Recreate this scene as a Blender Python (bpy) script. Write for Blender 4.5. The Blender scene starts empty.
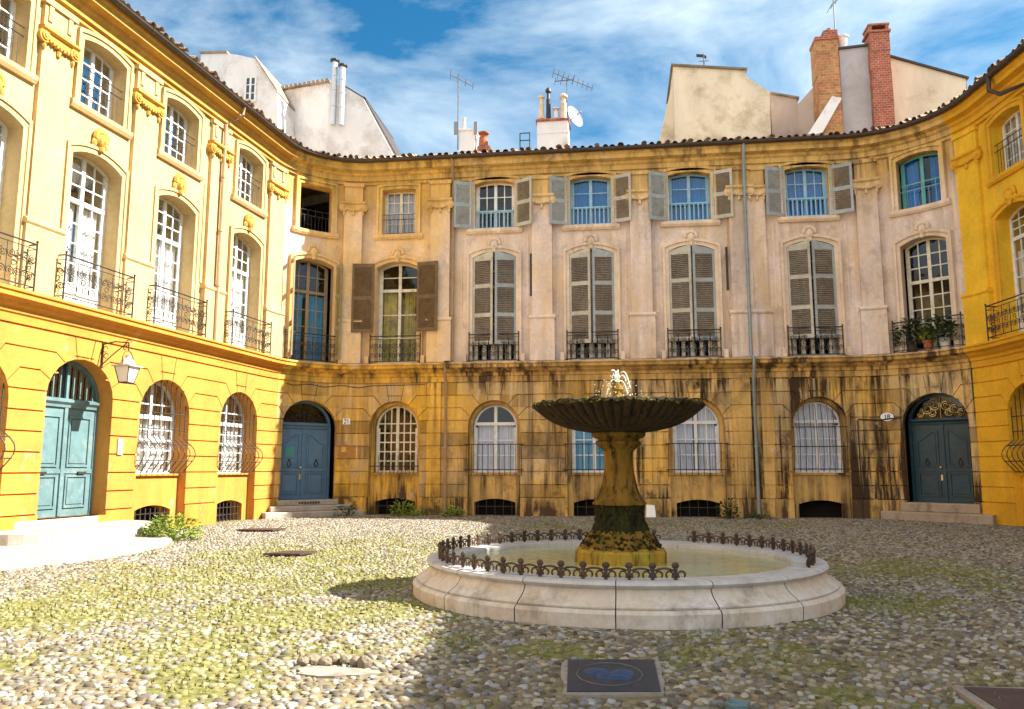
import bpy, bmesh, math, random
import numpy as np
from mathutils import Vector, Matrix, geometry
random.seed(7); rng = np.random.default_rng(7)
PI = math.pi; R = math.radians
scn = bpy.context.scene
COL = scn.collection

# ------------------------------------------------------------------ camera numbers (also used to lay out the plan)
FOC, HOR, VPX, CAMH = 812.0, 469.0, 620.0, 1.6
pitch = math.atan((HOR-354.5)/FOC); yaw = math.atan((VPX-512)/math.hypot(FOC, HOR-354.5))
FW = Vector((-math.sin(yaw)*math.cos(pitch), math.cos(yaw)*math.cos(pitch), math.sin(pitch)))
RT = Vector((math.cos(yaw), math.sin(yaw), 0)); UP = RT.cross(FW)
def ray(x, y): return FW*FOC + RT*(x-512) - UP*(y-354.5)
def at(x, y, Y):
    d = ray(x, y); return Vector((0, 0, CAMH)) + d*(Y/d.y)
def ground_at(x, y, z=0.0):
    d = ray(x, y); return Vector((0, 0, CAMH)) + d*((z-CAMH)/d.z)

# ------------------------------------------------------------------ facade plan: line, arc, line, arc, line
class Plan:
    def __init__(s, P0, CL, CR, P1, tL, tR):
        P0, CL, CR, P1 = [np.array(p, float) for p in (P0, CL, CR, P1)]
        un = lambda v: v/np.linalg.norm(v)
        def arc(A, Cn, B, t):
            u = un(A-Cn); v = un(B-Cn); a = math.acos(u@v); r = t*math.tan(a/2)
            S = Cn+u*t; E = Cn+v*t; c = Cn+un(u+v)*math.hypot(t, r)
            a0 = math.atan2(*(S-c)[::-1]); a1 = math.atan2(*(E-c)[::-1])
            while a1 > a0: a1 -= 2*PI
            return S, E, c, r, a0, a1
        S1, E1, c1, r1, a10, a11 = arc(P0, CL, CR, tL); S2, E2, c2, r2, a20, a21 = arc(CL, CR, P1, tR)
        s.seg = []; tot = 0
        for sg in (('l', P0, S1), ('a', c1, r1, a10, a11), ('l', E1, S2), ('a', c2, r2, a20, a21), ('l', E2, P1)):
            L = np.linalg.norm(sg[2]-sg[1]) if sg[0] == 'l' else sg[2]*(sg[3]-sg[4])
            s.seg.append((tot, tot+L, sg)); tot += L
        s.total = tot
        s.arcs = [(a, b) for a, b, g in s.seg if g[0] == 'a']
    def frame(s, q):
        for a, b, g in s.seg:
            if q <= b or b == s.total:
                if g[0] == 'l':
                    T = (g[2]-g[1])/(b-a); P = g[1]+T*(q-a)
                    return P, T, np.array([T[1], -T[0]])
                c, r, a0, a1 = g[1:]; th = a0-(q-a)/r
                e = np.array([math.cos(th), math.sin(th)])
                return c+r*e, np.array([e[1], -e[0]]), -e
    def cuts(s, a0, a1, step=0.22):
        out = [a0]
        for a, b in s.arcs:
            lo, hi = max(a, a0), min(b, a1)
            if hi > lo:
                n = max(1, math.ceil((hi-lo)/step))
                out += [lo+(hi-lo)*k/n for k in range(n+1)]
        out.append(a1)
        r = [out[0]]
        for x in out[1:]:
            if x-r[-1] > 1e-4: r.append(x)
        return r
PL = Plan((-14.11, 0), (-11.55, 28.4), (10.85, 28.4), (14.15, 2.0), 2.6, 3.2)
class WMap:                                     # follows the curve of the facade
    def __call__(s, a, z, d):
        P, T, N = PL.frame(a); return (P[0]+N[0]*d, P[1]+N[1]*d, z)
    def cuts(s, a0, a1): return PL.cuts(a0, a1)
W = WMap()
class FMap:                                     # flat frame at one bay
    def __init__(s, c, P=None, T=None, N=None):
        if P is None: P, T, N = PL.frame(c)
        s.P, s.T, s.N = P, T, N
    def __call__(s, u, z, v):
        return (s.P[0]+s.T[0]*u+s.N[0]*v, s.P[1]+s.T[1]*u+s.N[1]*v, z)
    def cuts(s, a0, a1): return [a0, a1]
class XMap:                                     # plain world map: a = x, d = towards the camera (-y)
    def __init__(s, Y=0): s.Y = Y
    def __call__(s, a, z, d): return (a, s.Y-d, z)
    def cuts(s, a0, a1): return [a0, a1]

def inside(p, poly):
    x, y = p; c = False; j = len(poly)-1
    for i in range(len(poly)):
        xi, yi = poly[i]; xj, yj = poly[j]
        if (yi > y) != (yj > y) and x < (xj-xi)*(y-yi)/(yj-yi)+xi: c = not c
        j = i
    return c

# ------------------------------------------------------------------ mesh builder
class MB:
    def __init__(s): s.v = []; s.f = []
    def add(s, vs, fs):
        o = len(s.v); s.v += [tuple(map(float, p)) for p in vs]; s.f += [tuple(i+o for i in f) for f in fs]
    def box(s, m, a0, a1, z0, z1, d0, d1):
        cu = m.cuts(a0, a1); vs = []; fs = []
        for a in cu: vs += [m(a, z0, d0), m(a, z1, d0), m(a, z1, d1), m(a, z0, d1)]
        for i in range(len(cu)-1):
            for k in range(4):
                fs.append((4*i+k, 4*i+(k+1) % 4, 4*i+4+(k+1) % 4, 4*i+4+k))
        n = 4*(len(cu)-1); fs += [(0, 3, 2, 1), (n, n+1, n+2, n+3)]
        s.add(vs, fs)
    def sweep(s, m, prof, a0, a1):
        cu = m.cuts(a0, a1); n = len(prof); vs = []; fs = []
        for a in cu: vs += [m(a, z, d) for d, z in prof]
        for i in range(len(cu)-1):
            for k in range(n): fs.append((n*i+k, n*i+(k+1) % n, n*i+n+(k+1) % n, n*i+n+k))
        fs += [tuple(range(n))[::-1], tuple(range(n*(len(cu)-1), n*len(cu)))]
        s.add(vs, fs)
    def panel(s, m, outer, holes, d0, d1, sides=True, hole_depth=None):
        pts = []; edges = []
        def loop(pl):
            o = len(pts); pts.extend(pl); n = len(pl)
            edges.extend((o+i, o+(i+1) % n) for i in range(n))
        loop(outer)
        for h in holes: loop(h)
        a0 = min(p[0] for p in outer); a1 = max(p[0] for p in outer)
        z0 = min(p[1] for p in outer); z1 = max(p[1] for p in outer)
        for a in m.cuts(a0, a1)[1:-1]:
            o = len(pts); pts += [(a, z0), (a, z1)]; edges.append((o, o+1))
        r = geometry.delaunay_2d_cdt([Vector(p) for p in pts], edges, [], 0, 1e-5)
        V, F = r[0], r[2]
        keep = []
        for f in F:
            c = ((V[f[0]].x+V[f[1]].x+V[f[2]].x)/3, (V[f[0]].y+V[f[1]].y+V[f[2]].y)/3)
            if inside(c, outer) and not any(inside(c, h) for h in holes): keep.append(tuple(f))
        n = len(V); cnt = {}
        for f in keep:
            for i in range(3):
                e = (f[i], f[(i+1) % 3]); k = tuple(sorted(e)); cnt.setdefault(k, []).append(e)
        vs = [m(p.x, p.y, d1) for p in V]; fs = list(keep)
        if sides:
            vs += [m(p.x, p.y, d0) for p in V]
            for k, l in cnt.items():
                if len(l) == 1:
                    a, b = l[0]; fs.append((a, a+n, b+n, b))
        s.add(vs, fs)
    def tube(s, pts, r, n=5, close=False, taper=None):
        pts = [Vector(p) for p in pts]; N = len(pts); vs = []; fs = []
        for i, p in enumerate(pts):
            a = pts[(i-1) % N] if (i > 0 or close) else p; b = pts[(i+1) % N] if (i < N-1 or close) else p
            t = (b-a).normalized() if (b-a).length > 1e-9 else Vector((0, 0, 1))
            ref = Vector((0, 0, 1)) if abs(t.z) < .9 else Vector((1, 0, 0))
            x = t.cross(ref).normalized(); y = t.cross(x)
            rr = r if taper is None else r*(1+(taper-1)*i/(N-1))
            for k in range(n):
                g = 2*PI*k/n; vs.append(p+x*(rr*math.cos(g))+y*(rr*math.sin(g)))
        for i in range(N if close else N-1):
            j = (i+1) % N
            for k in range(n): fs.append((n*i+k, n*i+(k+1) % n, n*j+(k+1) % n, n*j+k))
        if not close: fs += [tuple(range(n))[::-1], tuple(range(n*(N-1), n*N))]
        s.add(vs, fs)
    def lathe(s, c, prof, n=32, a0=0., a1=2*PI, fr=None, caps=True):
        full = abs(a1-a0-2*PI) < 1e-6; m = n if full else n+1; vs = []; fs = []; k = len(prof)
        for i in range(m):
            g = a0+(a1-a0)*i/n
            for j, (r, z) in enumerate(prof):
                rr, zz = (r, z) if fr is None else fr(r, z, g, j)
                vs.append((c[0]+rr*math.cos(g), c[1]+rr*math.sin(g), c[2]+zz))
        for i in range(n):
            i2 = (i+1) % m
            for j in range(k-1): fs.append((i*k+j, i2*k+j, i2*k+j+1, i*k+j+1))
        if caps and full:
            if prof[0][0] > 1e-4: fs.append(tuple(i*k for i in range(m))[::-1])
            if prof[-1][0] > 1e-4: fs.append(tuple(i*k+k-1 for i in range(m)))
        s.add(vs, fs)
    def ball(s, c, ru, rz, rv, m=None, nu=8, nz=6):
        # c in map coordinates (a,z,d) when m is given, else world
        vs = []; fs = []
        for j in range(nz+1):
            t = PI*j/nz
            for i in range(nu):
                g = 2*PI*i/nu
                q = (c[0]+ru*math.sin(t)*math.cos(g), c[1]+rz*math.cos(t), c[2]+rv*math.sin(t)*math.sin(g)) if m else \
                    (c[0]+ru*math.sin(t)*math.cos(g), c[1]+rv*math.sin(t)*math.sin(g), c[2]+rz*math.cos(t))
                vs.append(m(*q) if m else q)
        for j in range(nz):
            for i in range(nu): fs.append((j*nu+i, j*nu+(i+1) % nu, (j+1)*nu+(i+1) % nu, (j+1)*nu+i))
        s.add(vs, fs)
    def prism(s, front, off):
        # front: list of world points (a planar outline); off: thickness vector
        f = [Vector(p) for p in front]; off = Vector(off); n = len(f)
        fs = [tuple(range(n)), tuple(range(n, 2*n))[::-1]]+[(i, n+i, n+(i+1) % n, (i+1) % n) for i in range(n)]
        s.add(f+[p+off for p in f], fs)

def mesh_from(name, mb, mat, loc=None, smooth=False):
    v = mb.v
    if loc is not None: v = [(p[0]-loc[0], p[1]-loc[1], p[2]-loc[2]) for p in v]
    me = bpy.data.meshes.new(name); me.from_pydata(v, [], mb.f); me.materials.append(mat)
    bm = bmesh.new(); bm.from_mesh(me)
    bmesh.ops.recalc_face_normals(bm, faces=bm.faces); bm.to_mesh(me); bm.free()
    if smooth:
        for p in me.polygons: p.use_smooth = True
        try: me.set_sharp_from_angle(angle=R(40))
        except Exception: pass
    me.update(); return me
def part(name, mb, mat, parent, smooth=False, label=None, kind=None):
    o = bpy.data.objects.new(name, mesh_from(name, mb, mat, None, smooth)); COL.objects.link(o)
    o.parent = parent
    if parent.type == 'EMPTY': o.matrix_parent_inverse = Matrix.Translation(-parent.location)
    elif 'shift' in parent: o.matrix_parent_inverse = Matrix.Translation(-Vector(parent['shift'])); 
    if label: o['label'] = label
    if kind: o['kind'] = kind
    return o
def tag(o, label, cat, group=None):
    o['label'] = label; o['category'] = cat
    if group: o['group'] = group
    return o
def empty(name, loc, label, cat, group=None):
    o = bpy.data.objects.new(name, None); COL.objects.link(o); o.location = loc; o.empty_display_size = .3
    return tag(o, label, cat, group)
def thing(name, mb, mat, loc, label, cat, group=None, smooth=False):
    o = bpy.data.objects.new(name, mesh_from(name, mb, mat, loc, smooth)); COL.objects.link(o); o.location = loc
    return tag(o, label, cat, group)
def setting(name, me):
    o = bpy.data.objects.new(name, me); COL.objects.link(o); o['kind'] = 'structure'; return o

# ------------------------------------------------------------------ materials
class G:                                        # small node-graph helper
    def __init__(s, name, rough=.85, spec=.3):
        s.m = bpy.data.materials.new(name); s.m.use_nodes = True; s.t = s.m.node_tree
        s.b = s.t.nodes['Principled BSDF']; s.b.inputs['Roughness'].default_value = rough
        s.b.inputs['Specular IOR Level'].default_value = spec
        s.out = s.t.nodes['Material Output']
        s._pos = None
    def n(s, typ, ins=None, **pr):
        k = s.t.nodes.new(typ)
        for a, b in pr.items(): setattr(k, a, b)
        for a, b in (ins or {}).items():
            if isinstance(b, bpy.types.NodeSocket): s.t.links.new(b, k.inputs[a])
            else: k.inputs[a].default_value = b
        return k
    @property
    def pos(s):
        if s._pos is None: s._pos = s.n('ShaderNodeNewGeometry').outputs['Position']
        return s._pos
    def scale(s, v, sc): return s.n('ShaderNodeVectorMath', {0: v, 1: sc}, operation='MULTIPLY').outputs[0]
    def noise(s, scale, detail=4, rough=.6, stretch=None, vec=None):
        v = vec if vec is not None else s.pos
        if stretch: v = s.scale(v, stretch)
        return s.n('ShaderNodeTexNoise', {'Vector': v, 'Scale': scale, 'Detail': detail, 'Roughness': rough}).outputs['Fac']
    def ramp(s, f, st, interp='LINEAR'):
        k = s.n('ShaderNodeValToRGB', {'Fac': f}); e = k.color_ramp.elements; k.color_ramp.interpolation = interp
        while len(e) < len(st): e.new(.5)
        for i, (p, c) in enumerate(st):
            e[i].position = p; e[i].color = (c, c, c, 1) if isinstance(c, (int, float)) else (*c, 1)
        return k.outputs[0]
    def mix(s, f, a, b, blend='MIX'):
        k = s.n('ShaderNodeMix', data_type='RGBA', blend_type=blend)
        for i, v in ((0, f), (6, a), (7, b)):
            if isinstance(v, bpy.types.NodeSocket): s.t.links.new(v, k.inputs[i])
            else: k.inputs[i].default_value = (*v, 1) if i and len(v) == 3 else v
        return k.outputs[2]
    def math(s, op, a, b=0., clamp=False):
        return s.n('ShaderNodeMath', {0: a, 1: b}, operation=op, use_clamp=clamp).outputs[0]
    def z(s): return s.n('ShaderNodeSeparateXYZ', {0: s.pos}).outputs
    def bump(s, h, strength=.3, dist=.02):
        k = s.n('ShaderNodeBump', {'Height': h, 'Strength': strength, 'Distance': dist})
        s.t.links.new(k.outputs[0], s.b.inputs['Normal'])
    def col(s, c):
        if isinstance(c, bpy.types.NodeSocket): s.t.links.new(c, s.b.inputs['Base Color'])
        else: s.b.inputs['Base Color'].default_value = (*c, 1)
        return s
def simple(name, c, rough=.6, spec=.4, var=.18, sc=6., metal=0, dirt=None, bump=.15, stretch=None):
    g = G(name, rough, spec); g.b.inputs['Metallic'].default_value = metal
    n1 = g.noise(sc, 5, .65, stretch); n2 = g.noise(sc*.13, 3)
    k = g.ramp(n1, [(.25, 1-var), (.75, 1+var)]); k2 = g.ramp(n2, [(.3, 1-var), (.7, 1+var*.6)])
    c1 = g.mix(1., c, k, 'MULTIPLY'); c1 = g.mix(1., c1, k2, 'MULTIPLY')
    if dirt: c1 = g.mix(g.ramp(g.noise(sc*.6, 6, .7), [(.5, 0.), (.68, 1.)]), c1, dirt)
    g.col(c1)
    if bump: g.bump(n1, bump, .01)
    return g.m
def wall_mat(name, low, high, stain_low, stain_high, dark, cream=None, patchy=None, rough=.9, zone=None, blocks=0.):
    g = G(name, rough, .15); zc = g.z()[2]
    t = g.math('GREATER_THAN', zc, 5.32)
    base = g.mix(t, low, high)
    if zone:                                    # the bays left of the first downpipe were repainted
        zx = g.ramp(g.math('ADD', g.math('MULTIPLY', g.z()[0], -.5), -2.72), [(0., 0.), (.5, 1.)])
        base = g.mix(zx, base, g.mix(t, zone[0], zone[1]))
    if patchy: base = g.mix(g.ramp(g.noise(.45, 5, .62), [(.42, 0.), (.62, 1.)]), base, g.mix(t, patchy[0], patchy[1]))
    top = g.ramp(g.math('DIVIDE', zc, 13.5), [(.78, 0.), (.86, 1.)])
    if cream: base = g.mix(g.math('MULTIPLY', top, .8), base, cream)
    v = g.ramp(g.noise(1.1, 6, .65), [(.25, .78), (.75, 1.16)]); base = g.mix(1., base, v, 'MULTIPLY')
    v = g.ramp(g.noise(9, 5, .7), [(.25, .86), (.75, 1.1)]); base = g.mix(1., base, v, 'MULTIPLY')
    if blocks:                                  # ochre wash running down the pale render
        base = g.mix(g.math('MULTIPLY', g.ramp(g.noise(1.0, 5, .66, (1.7, 1.7, .35)), [(.47, 0.), (.68, .6)]), t), base, (.72, .49, .23))
        base = g.mix(g.math('MULTIPLY', g.ramp(g.noise(1.3, 6, .7, (1.0, 1.0, .75)), [(.55, 0.), (.66, .6)]), t), base, (.42, .34, .30))
    if blocks:                                  # courses of unequal stone
        sp_ = g.z(); row = g.math('FLOOR', g.math('DIVIDE', g.math('SUBTRACT', zc, .62), .448))
        colm = g.math('FLOOR', g.math('ADD', g.math('DIVIDE', sp_[0], 1.15), g.math('MULTIPLY', row, .37)))
        wn_ = g.n('ShaderNodeTexWhiteNoise', {'Vector': g.n('ShaderNodeCombineXYZ', {0: row, 1: colm, 2: 0.}).outputs[0]}).outputs['Value']
        k_ = g.ramp(wn_, [(0., 1-blocks), (.45, 1.), (1., 1+blocks*.45)])
        base = g.mix(g.math('SUBTRACT', 1., t), base, g.mix(1., base, k_, 'MULTIPLY'))
    # run-off streaks and grime, strongest below ledges and at the foot of the wall
    streak = g.noise(1.0, 6, .68, (2.6, 2.6, .17)); blot = g.noise(.75, 7, .7, (1, 1, .8))
    amt = g.ramp(g.math('DIVIDE', zc, 13.5), [(.0, stain_low*2.2), (.06, stain_low*1.3), (.16, stain_low), (.30, stain_low*.85), (.385, stain_low*1.5), (.40, stain_high*.9), (.5, stain_high*.45), (.78, stain_high*.6), (.9, stain_high*1.3), (.96, stain_high*1.7)])
    f1 = g.math('MULTIPLY', g.ramp(streak, [(.43, 0.), (.60, 1.)]), g.ramp(g.noise(.55, 4, .6), [(.34, .2), (.56, 1.)])); f2 = g.ramp(blot, [(.50, 0.), (.68, .9)])
    if blocks: amt = g.math('MULTIPLY', amt, g.ramp(g.math('ADD', g.math('MULTIPLY', g.z()[0], .06), .5), [(.1, .6), (.45, 1.05), (.62, 1.6)]))
    f = g.math('MULTIPLY', g.math('MAXIMUM', f1, f2), amt, True)
    base = g.mix(f, base, dark)
    # pale patches where the render has come off
    pale = g.math('MULTIPLY', g.ramp(g.noise(1.7, 5, .6, (1, 1, .7)), [(.64, 0.), (.7, 1.)]), min(1, stain_low+.05))
    base = g.mix(g.math('MULTIPLY', pale, .6), base, (.62, .52, .40))
    if blocks:                                  # lime drips below the string course
        drip = g.ramp(g.noise(1., 4, .6, (5.5, 5.5, .12)), [(.57, 0.), (.66, .75)])
        band = g.ramp(g.math('DIVIDE', zc, 13.5), [(.17, 0.), (.30, .8), (.39, 1.), (.40, 0.)])
        base = g.mix(g.math('MULTIPLY', drip, band, True), base, (.66, .52, .30))
    g.col(base); g.bump(g.noise(14, 6, .7), .25, .015)
    return g.m
def glass_mat(name, tint, refl=.25, dark=None):
    g = G(name); t = g.t
    tr = g.n('ShaderNodeBsdfTransparent', {'Color': (*tint, 1)}); gl = g.n('ShaderNodeBsdfGlossy', {'Color': (.9, .95, 1, 1), 'Roughness': .03})
    nz = g.noise(2.3, 3); bp = g.n('ShaderNodeBump', {'Height': nz, 'Strength': .25, 'Distance': .02}); t.links.new(bp.outputs[0], gl.inputs['Normal'])
    fr = g.n('ShaderNodeFresnel', {'IOR': 1.5}).outputs[0]
    f = g.math('ADD', g.math('MULTIPLY', fr, .4), refl, True)
    mx = g.n('ShaderNodeMixShader', {0: f, 1: tr.outputs[0], 2: gl.outputs[0]}); t.links.new(mx.outputs[0], g.out.inputs[0])
    return g.m

M = {}
M['wall_left'] = wall_mat('ochre_render_left', (.53, .245, .05), (.53, .39, .19), .38, .24, (.32, .15, .04))
M['wall_back'] = wall_mat('weathered_render', (.70, .42, .10), (.80, .67, .60), 1.0, .40, (.06, .036, .02), cream=(.74, .43, .075), patchy=((.60, .43, .22), (.78, .61, .47)), zone=((.80, .46, .055), (.78, .53, .25)), blocks=.34)
M['wall_right'] = wall_mat('yellow_render_right', (.86, .46, .03), (.86, .51, .035), .22, .2, (.36, .19, .04))
M['trim_left'] = wall_mat('ochre_trim_left', (.50, .23, .04), (.50, .285, .065), .3, .25, (.30, .16, .04))
M['trim_back'] = wall_mat('weathered_trim', (.66, .42, .14), (.80, .64, .49), .9, .5, (.09, .055, .03), cream=(.74, .47, .10), zone=((.78, .46, .08), (.76, .52, .24)))
M['trim_right'] = wall_mat('yellow_trim_right', (.78, .40, .03), (.78, .42, .03), .14, .14, (.36, .20, .05))
M['white_paint'] = simple('white_window_paint', (.76, .77, .76), .45, .4, .08, 9, dirt=(.55, .54, .5))
M['cream_paint'] = simple('cream_window_paint', (.70, .66, .52), .45, .4, .1, 9, dirt=(.42, .38, .28))
M['blue_paint'] = simple('pale_blue_paint', (.22, .46, .62), .45, .4, .1, 9, dirt=(.45, .52, .55))
M['teal_paint'] = simple('teal_window_paint', (.10, .38, .36), .45, .4, .1, 9)
M['wood_paint'] = simple('bare_wood_window', (.30, .22, .13), .6, .3, .2, 8)
M['door_left'] = simple('teal_door_paint', (.10, .175, .19), .5, .3, .2, 5, dirt=(.16, .225, .23))
M['door_blue'] = simple('blue_grey_door_paint', (.085, .17, .27), .4, .4, .14, 5)
M['door_dark'] = simple('dark_petrol_door_paint', (.013, .05, .072), .4, .4, .2, 5, dirt=(.03, .065, .075))
M['shutter_warm_lit'] = simple('warm_lit_shutter_grey', (.49, .465, .385), .6, .3, .16, 7, dirt=(.36, .325, .25))  # shutter grey with the warm bounce light painted into it
M['shutter_cool_shade'] = simple('cool_shaded_shutter_grey', (.35, .385, .40), .6, .3, .16, 7, dirt=(.27, .27, .25))  # same shutter grey with the cool shade painted into it
M['shutter_brown'] = simple('brown_shutter_wood', (.16, .105, .055), .65, .3, .2, 7, dirt=(.10, .07, .04))
M['shutter_olive'] = simple('olive_shutter_wood', (.34, .29, .17), .65, .3, .2, 7)
M['louvre_grey'] = simple('weathered_louvre_slats', (.22, .18, .135), .7, .25, .25, 9, dirt=(.14, .115, .085))
M['iron'] = simple('wrought_iron', (.022, .019, .018), .55, .5, .3, 20, dirt=(.07, .035, .02))
M['iron_rust'] = simple('rusty_iron', (.045, .027, .022), .6, .45, .3, 14, dirt=(.10, .045, .022))
M['glass'] = glass_mat('window_glass', (.86, .90, .92), .03)
M['glass_blue'] = glass_mat('sky_reflecting_glass', (.72, .84, .92), .035)
M['curtain_white'] = simple('white_net_curtain', (.78, .77, .76), .9, .1, .06, 5)
M['curtain_blue'] = simple('blue_curtain', (.008, .27, .62), .9, .1, .15, 4)
M['curtain_sky'] = simple('sky_blue_curtain', (.10, .42, .62), .9, .1, .15, 4)
M['curtain_lilac'] = simple('lilac_net_curtain', (.70, .68, .74), .9, .1, .1, 4)
M['yellow_reflection'] = simple('yellow_reflection_sheet', (.62, .42, .09), .9, .1, .4, 3, dirt=(.12, .09, .05))  # yellow and dark mottling paints the reflection in the panes
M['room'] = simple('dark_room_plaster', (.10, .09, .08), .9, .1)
M['gutter'] = simple('brown_gutter', (.055, .038, .03), .5, .4, .25, 5)
M['zinc'] = simple('zinc_pipe', (.24, .30, .32), .5, .5, .15, 5, metal=.2)
M['copper_pipe'] = simple('ochre_painted_pipe', (.36, .24, .14), .6, .4, .2, 4)
M['terracotta'] = simple('terracotta_roof_tile', (.36, .27, .20), .85, .2, .35, 4, dirt=(.15, .12, .09))
M['plaster_white'] = simple('white_lime_plaster', (.80, .79, .78), .9, .15, .09, 1.2, dirt=(.52, .49, .45), stretch=(1.5, 1.5, .5))
M['plaster_cream'] = simple('cream_lime_plaster', (.72, .62, .46), .9, .15, .16, 1.0, dirt=(.44, .35, .22), stretch=(1.4, 1.4, .45))
M['plaster_grey'] = simple('grey_lilac_plaster', (.46, .43, .44), .9, .15, .12, 1.0, dirt=(.36, .33, .31))
M['plaster_pink'] = simple('pinkish_plaster', (.52, .42, .36), .9, .15, .12, 1.0, dirt=(.38, .30, .24))
def brick_mat(name, c1, c2, mortar, sc):
    g = G(name, .9, .15); sep = g.z(); v = g.n('ShaderNodeCombineXYZ', {0: g.math('ADD', sep[0], sep[1]), 1: sep[2], 2: 0.}).outputs[0]
    b = g.n('ShaderNodeTexBrick', {'Vector': v, 'Color1': (*c1, 1), 'Color2': (*c2, 1), 'Mortar': (*mortar, 1), 'Scale': sc, 'Mortar Size': .022, 'Bias': 0.})
    k = g.ramp(g.noise(3, 5, .7), [(.3, .7), (.7, 1.3)]); g.col(g.mix(1., b.outputs[0], k, 'MULTIPLY')); g.bump(b.outputs['Fac'], -.5, .02); return g.m
M['brick'] = brick_mat('red_brick', (.42, .12, .065), (.30, .085, .05), (.42, .30, .24), 2.6)
M['rubble'] = brick_mat('rubble_and_brick', (.46, .25, .10), (.40, .15, .07), (.42, .30, .18), 2.2)
M['pale_stone'] = None
def stone_mat(name, c, stain, amt, warm=None):
    g = G(name, .8, .25)
    base = g.mix(g.ramp(g.noise(1.4, 6, .65), [(.35, 0.), (.68, 1.)]), c, warm or tuple(x*.8 for x in c))
    base = g.mix(1., base, g.ramp(g.noise(11, 6, .7), [(.25, .8), (.75, 1.15)]), 'MULTIPLY')
    f = g.ramp(g.noise(2.2, 7, .72, (1, 1, .45)), [(.50, 0.), (.68, amt)])
    base = g.mix(f, base, stain); g.col(base); g.bump(g.noise(18, 6, .7), .3, .012); return g.m
M['basin_stone'] = stone_mat('pale_basin_limestone', (.58, .545, .50), (.13, .09, .055), .6, (.50, .42, .32))
M['kerb_stone'] = stone_mat('grey_rim_limestone', (.50, .49, .485), (.16, .13, .10), .45, (.44, .42, .39))
M['step_stone'] = stone_mat('doorstep_limestone', (.42, .39, .34), (.20, .16, .11), .6, (.35, .31, .25))
M['step_dark'] = stone_mat('grimy_doorstep_limestone', (.42, .33, .24), (.12, .09, .06), .7, (.36, .28, .20))
def moss_mat(name, stone, moss, dark, z0, z1):
    g = G(name, .9, .2); zc = g.z()[2]
    base = g.mix(g.ramp(g.noise(3.2, 6, .65, (1, 1, .5)), [(.35, 0.), (.65, 1.)]), stone, tuple(x*.55 for x in stone))
    base = g.mix(g.ramp(g.noise(4.5, 6, .7, (1, 1, .6)), [(.46, 0.), (.62, 1.)]), base, moss)
    base = g.mix(g.ramp(g.noise(6, 6, .7, (1.6, 1.6, .3)), [(.5, 0.), (.63, .9)]), base, dark)
    g.col(base); g.bump(g.noise(22, 6, .75), .7, .03); return g.m
M['bowl_stone'] = moss_mat('lime_crusted_bowl_stone', (.065, .042, .024), (.04, .03, .01), (.010, .008, .006), 0, 1)
M['stem_stone'] = moss_mat('ochre_mossy_stem_stone', (.27, .15, .024), (.11, .08, .010), (.014, .010, .004), 0, 1)
M['moss'] = moss_mat('dark_wet_moss', (.026, .024, .007), (.04, .042, .008), (.009, .009, .004), 0, 1)
M['rim_moss'] = moss_mat('bright_rim_moss', (.14, .14, .03), (.20, .22, .035), (.03, .035, .01), 0, 1)
M['plinth_stone'] = moss_mat('yellow_wet_plinth_stone', (.46, .29, .045), (.36, .28, .035), (.10, .07, .015), 0, 1)
def water_mat():
    g = G('green_basin_water', .12, .3)
    c = g.mix(g.ramp(g.noise(.9, 4, .6), [(.35, 0.), (.65, 1.)]), (.40, .44, .26), (.56, .48, .20))
    c = g.mix(g.ramp(g.noise(2.4, 5, .6), [(.52, 0.), (.7, .8)]), c, (.20, .30, .20))
    g.col(c); g.bump(g.noise(9, 4, .55), .5, .02); return g.m
M['water'] = water_mat()
def jet_mat():
    g = G('falling_water', .15, .6); g.col((.85, .88, .9)); g.b.inputs['Transmission Weight'].default_value = .35; g.b.inputs['Alpha'].default_value = .8; return g.m
M['jet'] = jet_mat()
M['mortar'] = simple('pale_mortar', (.27, .24, .20), .9, .15, .2, 8, dirt=(.17, .14, .11))
M['loose'] = simple('loose_cobble', (.20, .165, .115), .8, .3, .25, 14)
M['leaf'] = simple('fresh_weed_leaf', (.22, .33, .045), .6, .3, .45, 6, dirt=(.36, .36, .07), bump=0)
M['leaf_dark'] = simple('dark_weed_leaf', (.035, .075, .018), .6, .3, .4, 6, bump=0)
M['pot'] = simple('terracotta_pot', (.40, .14, .06), .8, .2, .15, 8)
M['white_pot'] = simple('white_glazed_pot', (.72, .70, .66), .4, .4, .1, 8)
M['plaque'] = simple('white_enamel', (.80, .80, .78), .3, .5, .05, 8, bump=0)
M['ink'] = simple('navy_enamel', (.02, .03, .10), .3, .5, .05, 8, bump=0)
M['notice'] = simple('green_notice_card', (.06, .26, .24), .5, .4, .1, 8, bump=0)
M['brass'] = simple('tarnished_brass', (.60, .48, .25), .35, .5, .15, 8, metal=.6)
M['lamp_white'] = simple('grey_lamp_metal', (.40, .38, .36), .45, .5, .15, 8)
M['lamp_glass'] = simple('milky_lamp_glass', (.74, .72, .66), .25, .5, .06, 5, bump=0)
M['aluminium'] = simple('aluminium', (.62, .63, .64), .4, .5, .1, 8, metal=.5)
M['mast'] = simple('weathered_mast_metal', (.13, .14, .15), .5, .4, .1, 8)
M['dish'] = simple('grey_dish_paint', (.24, .26, .30), .5, .4, .1, 5)
M['cover'] = simple('dark_cast_cover', (.022, .024, .034), .45, .5, .3, 12, dirt=(.045, .04, .045))
M['cover_grey'] = simple('worn_cast_relief', (.075, .085, .095), .5, .5, .4, 14)
M['cover_blue'] = simple('blue_cast_emblem', (.014, .055, .15), .4, .5, .3, 10)
M['cover_brown'] = simple('rusty_plate', (.06, .035, .032), .6, .4, .3, 10, dirt=(.10, .06, .05))
M['sign_panel'] = simple('weathered_wood_panel', (.42, .20, .04), .6, .3, .25, 6)
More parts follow.
